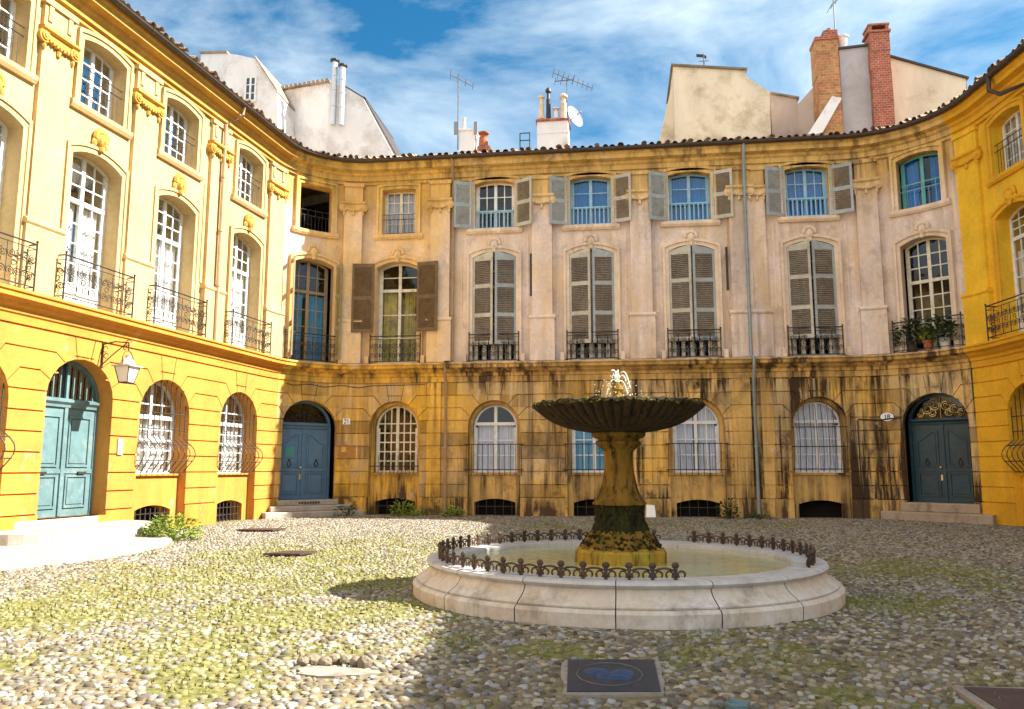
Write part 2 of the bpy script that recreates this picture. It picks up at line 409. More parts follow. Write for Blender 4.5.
M['sign_card'] = simple('yellow_card', (.66, .40, .10), .6, .3, .1, 6)
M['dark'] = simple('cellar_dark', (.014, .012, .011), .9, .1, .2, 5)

# ------------------------------------------------------------------ outlines
def outline(w, z0, zs, rise, c=0., n=12, ell=False, grow=0.):
    h = w/2+grow; pts = [(c-h, z0), (c+h, z0)]
    for k in range(n+1):
        x = h*math.cos(PI*k/n)
        y = (zs+(rise+grow)*math.sqrt(max(0, 1-(x/h)**2))) if ell else (zs+grow+rise*(1-(x/h)**2))
        pts.append((c+x, y))
    r = []
    for p in pts:
        if not r or abs(p[0]-r[-1][0])+abs(p[1]-r[-1][1]) > 1e-5: r.append(p)
    return r
def rect(a0, a1, z0, z1): return [(a0, z0), (a1, z0), (a1, z1), (a0, z1)]
def topz(u, w, zs, rise, ell):
    x = min(1, abs(u)/(w/2)); return zs+rise*(math.sqrt(1-x*x) if ell else 1-x*x)

# ------------------------------------------------------------------ the bays
BAY = {}
for k, c, b in (('K', 14.45, 'left'), ('J', 17.58, 'left'), ('I', 20.73, 'left'), ('H', 24.42, 'left'), ('G', 27.92, 'back'),
                ('A', 31.1, 'back'), ('B', 34.7, 'back'), ('C', 38.2, 'back'), ('D', 41.7, 'back'), ('E', 45.72, 'back'),
                ('F', 49.36, 'back'), ('L', 52.95, 'right')):
    BAY[k] = dict(c=c, b=b, gw=2.12 if b != 'back' else 1.86, gs=3.1, gr=.92, nw=1.68, nz=5.42, ns=8.95, nr=.22, aw=1.5, a0=10.22, as_=11.82, ar=.14, F=FMap(c))
    if k in 'BCDE': BAY[k].update(nw=1.58, ns=9.2, nr=.22, aw=1.46, a0=10.3, as_=11.98, ar=.12)
    if k in 'AG': BAY[k].update(aw=1.26, as_=11.9, ar=.04, nw=1.56)
    if k == 'F': BAY[k].update(nw=1.5, aw=1.4, as_=11.9)
for k in 'GF': BAY[k].update(gw=2.06)
BAY['J'].update(gs=3.24)
DOORS = 'JGF'
RANGE = dict(left=(0.0, 26.62), back=(26.62, 50.64), right=(50.64, PL.total))
PILAST = dict(left=[16.0, 19.15, 22.58, 26.1], back=[29.38, 32.72, 36.45, 39.95, 43.38, 44.0, 47.66], right=[51.12, 54.75])
LBL = dict(left='sunlit pale yellow town house with ochre ground floor along the left side of the court',
           back='weathered pinkish mansion with grey shutters and stained ochre ground floor behind the fountain',
           right='bright saturated yellow town house cropped by the right edge of the court')
BLD = {}
for b, (a, e) in RANGE.items():
    P = W((a+e)/2, 0, 0); BLD[b] = empty('town_house' if b != 'back' else 'mansion', (P[0], P[1], 0), LBL[b], 'building')

REC = .2                                       # depth of the apron recess below the ground-floor windows
for b, (sa, sb) in RANGE.items():
    root = BLD[b]; bays = [k for k in BAY if BAY[k]['b'] == b]
    wm, tm = M['wall_'+b], M['trim_'+b]
    holes = []
    for k in bays:
        q = BAY[k]; c = q['c']
        holes.append(outline(q['gw'], -.05 if k not in DOORS else .5, q['gs'], q['gr'], c, ell=True))
        holes.append(outline(q['nw'], q['nz'], q['ns'], q['nr'], c))
        holes.append(outline(q['aw'], q['a0'], q['as_'], q['ar'], c))
    gh = [h for i, h in enumerate(holes) if i % 3 == 0]
    mb = MB(); mb.panel(W, rect(sa, sb, -.3, 12.9), holes, -.42, 0)
    # rusticated courses standing 3 cm proud, with slanted joints over each arch
    slits = []
    for k in bays:
        q = BAY[k]; c = q['c']
        for sg in (-1, 1):
            for (x0, z0, x1, z1) in ((.22, q['gs']+q['gr']*.97+.02, .33, 4.66), (q['gw']*.465, q['gs']+q['gr']*.37, q['gw']*.465+.3, 3.756), (q['gw']*.275, q['gs']+q['gr']*.835, q['gw']*.275+.28, 4.204)):
                x0, x1 = c+sg*x0, c+sg*x1; L = math.hypot(x1-x0, z1-z0); nx, nz = -(z1-z0)/L*.014, (x1-x0)/L*.014
                slits.append([(x0+nx, z0+nz), (x0-nx, z0-nz), (x1-nx, z1-nz), (x1+nx, z1+nz)])
    zc = [.62+.448*i for i in range(10)]
    for i in range(9):
        mb.panel(W, rect(sa+.004, sb-.004, zc[i]+.017, zc[i+1]-.017), [h for h in gh]+slits, 0, .05)
    for k in bays:
        q = BAY[k]; c = q['c']; hw_ = q['gw']/2
        for sg in (-1, 1):
            for zj, xa, xb in ((3.756, hw_*.72, q['gw']*.465+.285), (4.204, .31, q['gw']*.275+.265)):
                a_, b_ = sorted((c+sg*xa, c+sg*xb)); mb.box(W, a_, b_, zj-.016, zj+.016, .001, .0505)
    part('wall', mb, wm, root)
    mb = MB(); mb.panel(W, rect(sa+.003, sb-.003, -.3, .605), gh, 0, .07); part('plinth', mb, M['trim_'+b], root)
    mb = MB(); mb.sweep(W, [(0, 4.68), (.06, 4.68), (.06, 4.86), (.10, 4.89), (.10, 4.98), (.20, 5.05), (.24, 5.10), (.36, 5.16), (.36, 5.26), (.40, 5.28), (.40, 5.34), (0, 5.36)], sa, sb)
    part('string_course', mb, tm, root)
    mb = MB(); mb.sweep(W, [(0, 12.14), (.08, 12.14), (.08, 12.24), (.15, 12.26), (.15, 12.42), (.22, 12.47), (.24, 12.55), (.44, 12.60), (.44, 12.73), (.50, 12.78), (.52, 12.86), (0, 12.9)], sa, sb)
    part('cornice', mb, tm, root)
    # body: hollow shell behind the facade
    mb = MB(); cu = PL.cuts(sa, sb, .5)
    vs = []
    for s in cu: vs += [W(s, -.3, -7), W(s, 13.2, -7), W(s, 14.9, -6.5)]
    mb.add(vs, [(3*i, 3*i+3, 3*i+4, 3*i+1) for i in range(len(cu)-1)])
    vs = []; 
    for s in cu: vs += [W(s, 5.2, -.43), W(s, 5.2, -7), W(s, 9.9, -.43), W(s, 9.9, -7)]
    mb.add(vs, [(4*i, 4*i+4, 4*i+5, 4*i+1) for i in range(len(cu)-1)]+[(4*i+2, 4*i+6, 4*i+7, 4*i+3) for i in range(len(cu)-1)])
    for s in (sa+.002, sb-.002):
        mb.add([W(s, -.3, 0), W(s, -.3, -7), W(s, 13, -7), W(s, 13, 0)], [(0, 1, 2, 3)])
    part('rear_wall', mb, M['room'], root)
    # roof
    mb = MB(); vs = []
    for s in cu: vs += [W(s, 12.93, .72), W(s, 15.0, -6.2), W(s, 12.9, -7.2), W(s, 12.90, .40)]
    mb.add(vs, [(4*i+j, 4*i+4+j, 4*i+4+(j+1) % 4, 4*i+(j+1) % 4) for i in range(len(cu)-1) for j in range(4)])
    n = int((sb-sa)/.27)
    for i in range(n):
        s = sa+(i+.5)*(sb-sa)/n+random.uniform(-.035, .035); z0 = 12.93+random.uniform(-.03, .035); d0 = .75+random.uniform(-.12, .06); rt_ = random.uniform(.08, .12)
        vs = []
        for d, zz, r in ((d0, z0, rt_), (d0-.45, z0+.135, rt_*.8), (d0-.45, z0+.16, rt_), (-5.6, 14.85, .1)):
            for j in range(6):
                t = PI*j/5; fs = 1 if d > -1 else 1.0
                vs.append(W(s+r*math.cos(t), zz+r*math.sin(t), d))
        fs = [(6*a+j, 6*a+j+1, 6*a+7+j, 6*a+6+j) for a in range(3) for j in range(5)]
        mb.add(vs, fs)
    part('roof', mb, M['terracotta'], root)
    mb = MB(); mb.sweep(W, [(.60+.10*math.cos(t), 12.92+.11*math.sin(t)) for t in [PI+PI*i/6 for i in range(7)]]+[(.67, 12.92), (.63, 12.84), (.57, 12.84), (.53, 12.92)], sa, sb)
    part('gutter', mb, M['gutter'], root)
    # pilasters
    for c in PILAST[b]:
        wv = .9 if b != 'back' else (.72 if c not in (44.0,) else .5)
        h = wv/2; mb = MB(); dd = .10 if b != 'back' else (.25 if c not in (44.0,) else .15)
        mb.box(W, c-h-.08, c+h+.08, 5.37, 6.86, .0, dd+.06)
        mb.sweep(W, [(0, 6.86), (dd+.07, 6.86), (dd+.10, 6.90), (dd+.10, 6.94), (dd+.04, 7.0), (0, 7.02)], c-h-.11, c+h+.11)
        mb.box(W, c-h, c+h, 7.0, 11.15, 0, dd)
        mb.box(W, c-h, c+h, 11.42, 12.14, 0, dd-.005)
        mb.box(W, c-h-.05, c+h+.05, 12.0, 12.13, 0, dd+.05)
        for sg in (-1, 1): mb.box(W, c+sg*(h-.16)-.06, c+sg*(h-.16)+.06, 11.62, 11.98, 0, dd+.03) if b == 'left' else None
        pil = part('pilaster', mb, wm, root)
        mb = MB(); F = FMap(c)
        mb.box(F, -h+.02, h-.02, 11.1, 11.33, 0, dd+.045); mb.sweep(F, [(0, 11.32), (dd+.08, 11.32), (dd+.12, 11.36), (dd+.12, 11.42), (0, 11.44)], -h-.1, h+.1)
        for sg in (-1, 1):
            ctr = (sg*(h+.01), 11.2)
            for rr, dz in ((.155, dd+.07), (.10, dd+.10), (.05, dd+.12)):
                ring = [F(ctr[0]+rr*math.cos(2*PI*i/12), ctr[1]+rr*math.sin(2*PI*i/12), 0) for i in range(12)]
                nn = Vector((F.N[0], F.N[1], 0))*dz; mb.prism(ring, nn)
            mb.ball((sg*(h-.02), 10.98, dd+.02), .05, .1, .05, F, 6, 4)
        for i in range(7):
            u = -h*.7+h*1.4*i/6; mb.ball((u, 11.19-.08*math.cos((u/h)*PI/2)+random.uniform(-.01, .01), dd+.05), .075, .07, .07, F, 6, 4)
        for i in range(3): mb.ball((0, 11.07-.06*i, dd+.03), .06, .06, .05, F, 6, 4)
        part('capital', mb, tm, pil, smooth=True)
    # frames, carvings
    for k in bays:
        q = BAY[k]; c = q['c']
        for w, z0, zs, r, sill in ((q['nw'], q['nz'], q['ns'], q['nr'], False), (q['aw'], q['a0'], q['as_'], q['ar'], True)):
            mb = MB(); g = .17
            mb.panel(W, outline(w, z0-(.0 if not sill else .12), zs, r, c, grow=g), [outline(w, z0, zs, r, c, grow=.003)] if sill else [outline(w, z0-.2, zs, r, c, grow=.003)], 0, .05 if b != 'back' else .08)
            o2 = outline(w, z0-(.0 if not sill else .12), zs, r, c, grow=g+.035); i2 = outline(w, z0-.3, zs, r, c, grow=g-.045)
            mb.panel(W, o2, [i2], 0, .085 if b != 'back' else .13)
            if sill: mb.sweep(W, [(0, z0-.2), (.07, z0-.2), (.12, z0-.12), (.12, z0-.02), (0, z0-.012)], c-w/2-.3, c+w/2+.3)
            part('window_surround', mb, wm if b == 'left' else tm, root)
        # strip panel between the two upper floors, and its carving
        mb = MB(); zt = q['ns']+q['nr']
        hw = q['nw']/2+.42
        if b == 'left' or k in 'BCDE':
            for sg in (-1, 1):
                mb = MB(); mb.box(W, c+sg*hw-.035, c+sg*hw+.035, 7.02, q['a0']-.22, 0, .03)
                part('panel_moulding', mb, wm, root)
        mb = MB(); zc0 = zt+.36; F = q['F']
        if b != 'left': zc0 = zt+.22
        mb.ball((0, zc0, .08), .15, .20, .13, F); mb.ball((0, zc0-.02, .18), .04, .06, .05, F, 6, 4)
        mb.ball((-.06, zc0+.05, .16), .04, .03, .03, F, 6, 4); mb.ball((.06, zc0+.05, .16), .04, .03, .03, F, 6, 4)
        mb.ball((0, zc0-.17, .10), .09, .12, .08, F, 6, 4)
        for i in range(11):
            t = PI*i/10; mb.ball((.19*math.cos(t), zc0+.08+.18*math.sin(t), .07), .075, .075, .07, F, 6, 4)
        for sg in (-1, 1): mb.ball((sg*.2, zc0-.08, .05), .08, .13, .06, F, 6, 4)
        if k in 'GEFA':
            for sg in (-1, 1):
                for i in range(5): mb.ball((sg*(.26+.1*i), zc0-.02-.035*i, .05), .09, .06-.005*i, .05, F, 6, 4)
        part('carved_mask', mb, tm, root, smooth=True)
        # ground floor apron with a cellar opening
        if k not in DOORS:
            w = q['gw']; cw = 1.46; ch = outline(cw, -.4, .44, .13)
            if b == 'left': ch = outline(1.55, -.4, .50, .14)
            mb = MB(); mb.panel(q['F'], rect(-w/2+.01, w/2-.01, -.3, 1.40), [ch], -.6, -REC)
            mb.box(q['F'], -w/2+.01, w/2-.01, 1.40, 1.47, -.55, -REC+.05)
            if b == 'back': mb.panel(q['F'], outline(w-.012, 1.472, q['gs'], q['gr']-.006, ell=True), [outline(w-.27, 1.40, q['gs'], q['gr']-.13, ell=True)], -.6, -REC)
            part('apron', mb, wm if b != 'back' else M['trim_back'], root)
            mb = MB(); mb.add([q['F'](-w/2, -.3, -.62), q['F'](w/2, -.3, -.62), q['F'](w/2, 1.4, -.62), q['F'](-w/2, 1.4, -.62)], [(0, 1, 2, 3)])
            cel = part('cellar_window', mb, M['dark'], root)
            mb = MB(); n = 7 if b == 'left' else 5
            for i in range(n):
                u = -.6+1.2*i/(n-1); mb.tube([q['F'](u, -.1, -REC-.06), q['F'](u, .56, -REC-.06)], .014 if b != 'left' else .022)
            for z in ((.2, .42) if b == 'left' else (.3,)): mb.box(q['F'], -.72, .72, z-.012, z+.012, -REC-.075, -REC-.05)
            if k != 'E': part('grille', mb, M['iron'], cel)

# ------------------------------------------------------------------ windows
def window(root, F, w, z0, zs, rise, v, rows, cols=2, leaves=2, mat='white_paint', glass='glass', ell=False, transom=None, curtain=None, cz=None, fw=.075, mt=.034, low=None, cgap=.0, label=None):
    mb = MB(); o = outline(w, z0, zs, rise, ell=ell); inn = outline(w-2*fw, z0+fw, zs-fw*.4, max(.01, rise-fw*.4), ell=ell)
    mb.panel(F, o, [inn], v-.06, v)
    th = lambda u: topz(u, w-2*fw, zs-fw*.4, max(.01, rise-fw*.4), ell)
    iw = w/2-fw
    lw = 2*iw/leaves
    for i in range(1, leaves):
        u = -iw+lw*i; mb.box(F, u-.055, u+.055, z0+fw, th(u)+.01, v-.05, v+.012)
    segs = [(z0+fw, None)] if transom is None else [(z0+fw, transom-.05), (transom+.05, None)]
    if transom: mb.box(F, -iw, iw, transom-.055, transom+.055, v-.05, v+.02)
    rr = rows if isinstance(rows, (tuple, list)) else (rows,)
    for (za, zb), nr in zip(segs, rr):
        zt = zb if zb else zs+rise*.6
        for r in range(1, nr):
            z = za+(zt-za)*r/nr
            if ell and z > zs: hu = iw*math.sqrt(max(0, 1-((z-zs)/rise)**2))
            else: hu = iw
            mb.box(F, -hu, hu, z-mt/2, z+mt/2, v-.035, v-.004)
        for l in range(leaves):
            for c in range(1, cols):
                u = -iw+lw*l+lw*c/cols; mb.box(F, u-mt/2, u+mt/2, za, (zb if zb else th(u)+.005), v-.036, v-.006)
            # stiles of each sash
            for u in (-iw+lw*l+.028, -iw+lw*(l+1)-.028):
                mb.box(F, u-.028, u+.028, za, (zb if zb else min(th(u-.028), th(u+.028))), v-.04, v+.004)
    if low:
        mb.box(F, -iw, iw, z0+fw, low, v-.04, v-.008)
    fr = part('window', mb, M[mat], root, label=label)
    mb = MB(); mb.panel(F, inn, [], 0, v-.03, sides=False); part('pane', mb, M[glass], fr)
    if curtain:
        mb = MB(); zt = cz or zs+rise
        for (a, e) in ((-iw+.01, -cgap), (cgap, iw-.01)):
            n = 22; vs = []; ph = random.uniform(0, 6)
            for i in range(n+1):
                u = a+(e-a)*i/n; y = v-.16+.03*math.sin(i*1.9+ph)+.012*math.sin(i*.7+ph*2)
                vs += [F(u, z0+.02, y+.02*math.sin(i*1.3)), F(u, (z0+zt)/2, y), F(u, min(zt, th(min(abs(u), iw))+.02), y*.98)]
            mb.add(vs, [(3*i+j, 3*i+3+j, 3*i+4+j, 3*i+1+j) for i in range(n) for j in range(2)])
        part('curtain', mb, M[curtain], fr, smooth=True)
    return fr
def shutter(root, F, hinge, side, z0, z1, wd, ang, v, npan, mat, slat, rise=0., label=None):
    # side +1: hinged on the left jamb, closes towards +u
    ca, sa_ = math.cos(R(ang)), math.sin(R(ang)); T = Vector((F.T[0], F.T[1], 0)); N = Vector((F.N[0], F.N[1], 0))
    D = T*(side*ca)+N*sa_; Q = T*(-side*sa_)+N*ca if True else N
    O = Vector(F(hinge, 0, v))
    class SM:
        def __call__(s, u, z, y): p = O+D*u+Q*y; return (p.x, p.y, z)
        def cuts(s, a, b): return [a, b]
    S = SM(); st = .085; mb = MB(); t = .045
    z1b = z1+rise
    for (u0, u1, za, zb) in ((0, st, z1, z1+rise*.18), (wd-st, wd, z1+rise*.9, z1b)):
        mb.add([S(u0, z0, 0), S(u1, z0, 0), S(u1, zb, 0), S(u0, za, 0), S(u0, z0, t), S(u1, z0, t), S(u1, zb, t), S(u0, za, t)], [(0, 1, 2, 3), (7, 6, 5, 4), (0, 4, 5, 1), (1, 5, 6, 2), (2, 6, 7, 3), (3, 7, 4, 0)])
    zz = [z0+(z1-z0)*i/npan for i in range(npan+1)]
    for i, z in enumerate(zz):
        if i == 0: a, b = z, z+.13
        elif i == npan:
            mb.add([S(st, z-.13, 0.002), S(wd-st, z-.13, 0.002), S(wd-st, z+rise*.9, 0.002), S(st, z+rise*.18, 0.002), S(st, z-.13, t-.002), S(wd-st, z-.13, t-.002), S(wd-st, z+rise*.9, t-.002), S(st, z+rise*.18, t-.002)], [(0, 1, 2, 3), (7, 6, 5, 4), (0, 4, 5, 1), (1, 5, 6, 2), (2, 6, 7, 3), (3, 7, 4, 0)]); continue
        else: a, b = z-.07, z+.07
        mb.box(S, st, wd-st, a, b, .002, t-.002)
    sh = part('shutter', mb, M[mat], root, label=label)
    mb = MB()
    for i in range(npan):
        a = zz[i]+(.13 if i == 0 else .07); b = zz[i+1]-(.13 if i == npan-1 else .07); n = max(4, int((b-a)/.062))
        for j in range(n):
            z = a+(b-a)*(j+.5)/n; h = (b-a)/n*.42
            mb.add([S(st, z+h, .006), S(wd-st, z+h, .006), S(wd-st, z-h, t-.006), S(st, z-h, t-.006), S(st, z+h+.008, .006), S(wd-st, z+h+.008, .006), S(wd-st, z-h+.008, t-.006), S(st, z-h+.008, t-.006)], [(0, 1, 2, 3), (7, 6, 5, 4), (0, 4, 5, 1), (1, 5, 6, 2), (2, 6, 7, 3), (3, 7, 4, 0)])
    part('louvre', mb, M[slat], sh)
    return sh
def arcpts(F, cu, cz, r, a0, a1, v, n=10, sq=1.):
    return [F(cu+r*math.cos(a0+(a1-a0)*i/n), cz+r*sq*math.sin(a0+(a1-a0)*i/n), v) for i in range(n+1)]
def scrolls(mb, F, u0, u1, z0, z1, v, r):
    n = max(1, round((u1-u0)/.36)); cw = (u1-u0)/n; h = z1-z0
    for i in range(n):
        c = u0+cw*(i+.5)
        for sg in (-1, 1):
            q = min(cw*.23, h*.2)
            mb.tube(arcpts(F, c+sg*q, z0+h*.27, q, PI/2-sg*2.2, PI/2+sg*2.9, v), r, 4)
            mb.tube(arcpts(F, c+sg*q, z0+h*.72, q, -PI/2+sg*2.2, -PI/2-sg*2.9, v), r, 4)
            mb.tube(arcpts(F, c+sg*q*.9, z0+h*.27, q*.45, 0, 1.7*PI, v, 7), r, 4)
            mb.tube(arcpts(F, c+sg*q*.9, z0+h*.72, q*.45, 0, 1.7*PI, v, 7), r, 4)
        mb.tube(arcpts(F, c, z0+h*.5, q*.7, 0, 2*PI, v, 9), r, 4)
        mb.tube([F(u0+cw*i, z0, v), F(u0+cw*i, z1, v)], r*1.1, 4)
def balcony(root, F, w, z0, h, v, label=None, mat='iron', rr=.011, back=0.):
    mb = MB(); z1 = z0+h; a = w/2
    for z, t in ((z1, .02), (z0+.06, .014), (z1-.11, .010)):
        mb.tube([F(-a, z, back), F(-a, z, v), F(a, z, v), F(a, z, back)], t, 6)
    for u in (-a, a):
        mb.tube([F(u, z0-.04, v), F(u, z1+.03, v)], .02, 6); mb.ball((u, z1+.06, v), .03, .035, .03, F, 6, 4)
    scrolls(mb, F, -a, a, z0+.06, z1-.11, v, rr)
    if v-back > .3:
        for sg in (-1, 1):
            G2 = FMap(0, np.array(F(sg*a, 0, back)[:2]), F.N, F.T); scrolls(mb, G2, 0, v-back, z0+.06, z1-.11, 0, rr)
    return part('balcony_railing', mb, M[mat], root, label=label)
def guard(root, F, w, z0, h, v, step=.13, mat='iron'):
    mb = MB(); a = w/2-.01
    for z in (z0+h, z0+h-.2, z0+.05): mb.tube([F(-a, z, v), F(a, z, v)], .014, 5)
    n = int(2*a/step)
    for i in range(1, n): mb.tube([F(-a+2*a*i/n, z0+.02, v), F(-a+2*a*i/n, z0+h-(.0 if i % 2 else .2), v)], .009, 4)
    return part('window_guard', mb, M[mat], root)
def belly_grille(win, F, w, z0, zs, rise):
    mb = MB(); n = 9; zt = zs+rise
    def vz(z):
        t = (z-z0)/(zs*.78-z0)
        return -.05 if t > 1 else -.05+.33*math.sin(PI*min(1, max(0, t))**1.25)*(1 if t > .0 else 0)
    for i in range(n+1):
        u = (-.5+i/n)*(w-.1); zt = topz(u, w, zs, rise, True)
        zz = [z0+.03+(zt-z0-.03)*j/18 for j in range(19)]
        mb.tube([F(u*(1+.08*max(0, vz(z)+.05)/.3), z, vz(z)) for z in zz], .014, 5)
    for z in (z0+.05, z0+.35, z0+.8, z0+1.2, zs):
        v = vz(z); a = (w/2-.03)*(1+.08*max(0, v+.05)/.3)
        mb.tube([F(-a, z, -.06), F(-a, z, v), F(a, z, v), F(a, z, -.06)], .014, 5)
    part('grille', mb, M['iron'], win)
def bar_grille(win, F, w, z0, z1, v, n, hz, over=.09, bow=0.):
    mb = MB(); a = w/2+over
    for i in range(n+1):
        u = -a*.97+2*a*.97*i/n
        if bow:
            pts = [F(u, z0+(z1-z0)*j/10, v+bow*math.sin(PI*j/10)**1.0*(1-.6*j/10)) for j in range(11)]
        else: pts = [F(u, z0-.12, v), F(u, z1, v)]
        mb.tube(pts, .012, 5)
    for z in hz: mb.tube([F(-a-.03, z, -.02), F(-a-.03, z, v), F(a+.03, z, v), F(a+.03, z, -.02)], .016, 5)
    part('grille', mb, M['iron'], win)

# wings: white french windows, casements with guards, belly grilles
for k in 'KJIHL':
    q = BAY[k]; F = q['F']; root = BLD[q['b']]
    window(root, F, q['nw'], q['nz'], q['ns'], q['nr'], -.36, (5, 3), 2, 2, 'white_paint', 'glass', transom=8.0 if k != 'L' else 8.3, curtain='curtain_white', cz=7.95, low=5.95)
    balcony(root, F, q['nw']+.62, 5.38, 1.0, .36, back=.0)
    window(root, F, q['aw'], q['a0'], q['as_'], q['ar'], -.34, 4, 2, 2, 'white_paint', 'glass_blue', curtain='curtain_white' if k in 'L' else None)
    guard(root, F, q['aw'], q['a0'], .98, -.06)
    if k not in DOORS:
        w = window(root, F, q['gw'], 1.47, q['gs'], q['gr'], -.42, (5, 2), 2, 2, 'white_paint', 'glass', ell=True, transom=3.0, curtain='curtain_white', cz=2.95)
        belly_grille(w, F, q['gw'], 1.47, q['gs'], q['gr'])
# corner bay with the blue door: bare-wood window between open shutters, dark attic opening
q = BAY['G']; F = q['F']; root = BLD['back']
window(root, F, q['nw'], q['nz'], q['ns'], q['nr'], -.38, (4, 2), 2, 2, 'wood_paint', 'glass_blue', transom=8.0, curtain='curtain_sky', cz=7.9, cgap=.12)
for sd in (1, -1): shutter(root, F, -sd*q['nw']/2, sd, 5.5, 9.0, .72, 98, -.12, 3, 'shutter_olive', 'shutter_olive')
balcony(root, F, q['nw']+.5, 5.38, .98, .26)
guard(root, F, q['aw'], q['a0'], .78, -.08)
# left bay of the mansion: brown shutters folded back
q = BAY['A']; F = q['F']
window(root, F, q['nw'], q['nz'], q['ns'], q['nr'], -.34, (3, 2), 1, 2, 'cream_paint', 'glass_blue', curtain='yellow_reflection', cz=8.2, cgap=.14, transom=8.15)  # hung sheet carries the painted yellow reflection of the panes
for sd in (1, -1): shutter(root, F, -sd*(q['nw']/2+.02), sd, 6.5, 9.05, .80, 170, .30, 2, 'shutter_brown', 'shutter_brown', label='brown louvred shutter folded back')
balcony(root, F, q['nw']+.3, 5.38, .98, .2, mat='iron')
window(root, F, q['aw'], q['a0'], q['as_'], q['ar'], -.3, 4, 2, 2, 'cream_paint', 'glass', curtain='curtain_lilac', cgap=.03)
guard(root, F, q['aw'], q['a0'], .78, -.06)
w = window(root, F, q['gw']-.28, 1.475, q['gs'], q['gr']-.14, -.4, 6, 3, 2, 'cream_paint', 'glass', ell=True, mt=.045)
bar_grille(w, F, q['gw'], 1.55, 2.1, .02, 12, (1.7,), -.04)
# the four centre bays with grey shutters
for k in 'BCDE':
    q = BAY[k]; F = q['F']; hw = q['nw']/2
    for sd in (1, -1):
        shutter(root, F, -sd*hw, sd, 6.0 if k != 'C' else 5.98, q['ns'], hw-.015, 11+random.uniform(-3, 4), .0, 3, 'shutter_warm_lit' if sd > 0 else 'shutter_cool_shade', 'louvre_grey', rise=q['nr'])  # warm-lit leaf on the left, cool-shaded leaf on the right, by colour
    window(root, F, q['nw'], q['nz'], q['ns'], q['nr'], -.36, (4, 2), 2, 2, 'cream_paint', 'glass', transom=8.2)
    balcony(root, F, q['nw']+.2, 5.38, .98, .17)
    mb = MB()                                  # the pale boarding behind the railing
    for i in range(5): mb.box(F, -.72+.3*i, -.60+.3*i, 5.44, 6.1, -.05, 0.0)
    part('boarding', mb, M['shutter_warm_lit'], root)
    hw = q['aw']/2
    for sd in (1, -1):
        shutter(root, F, -sd*(hw+.03), sd, q['a0']+.0, q['as_']+.08, .74, 156+random.uniform(-7, 6), .09, 2, 'shutter_cool_shade' if sd > 0 or k == 'E' else 'shutter_warm_lit', 'shutter_cool_shade' if sd > 0 else 'louvre_grey')  # open leaves swap the painted warm light and cool shade
    window(root, F, q['aw'], q['a0'], q['as_'], q['ar'], -.24, (1, 2), 1 if k in 'CD' else 2, 2, 'blue_paint' if k != 'B' else 'white_paint', 'glass_blue', curtain='curtain_blue' if k != 'B' else None, transom=11.0, low=10.42)
    mb = MB(); n = 9
    for i in range(n): mb.box(F, -hw+.03+(2*hw-.06)*(i+.5)/n-.022, -hw+.03+(2*hw-.06)*(i+.5)/n+.022, q['a0']+.01, q['a0']+.68, -.15, -.13)
    mb.box(F, -hw+.01, hw-.01, q['a0']+.66, q['a0']+.72, -.155, -.12); mb.box(F, -hw+.01, hw-.01, q['a0']+.03, q['a0']+.08, -.155, -.12)
    part('window_guard', mb, M['blue_paint'], root)
    w = window(root, F, q['gw']-.28, 1.475, q['gs'], q['gr']-.14, -.40, (3, 1), 1 if k == 'B' else 2, 2, 'white_paint', 'glass', ell=True, transom=3.2, curtain=dict(B='curtain_lilac', C='curtain_sky', D='curtain_lilac', E='curtain_lilac')[k], cgap=.03 if k != 'D' else .1, cz=3.2 if k == 'B' else None)
    if k == 'E': bar_grille(w, F, q['gw'], 1.5, 3.75, -.05, 9, (1.6, 2.35, 3.0), -.06, bow=.24)
    else: bar_grille(w, F, q['gw'], 1.48, 2.48, .09, 10, (1.58, 2.46), .08)
# right corner bay
q = BAY['F']; F = q['F']
window(root, F, q['nw'], q['nz'], q['ns'], q['nr'], -.3, (5, 3), 2, 2, 'cream_paint', 'glass_blue', transom=7.75, mt=.04)
balcony(root, F, q['nw']+.62, 5.38, 1.0, .34)
window(root, F, q['aw'], q['a0'], q['as_'], q['ar'], -.26, 2, 1, 2, 'teal_paint', 'glass_blue', curtain='curtain_blue', cgap=.2)
guard(root, F, q['aw'], q['a0'], .85, -.1, .2, 'blue_paint')

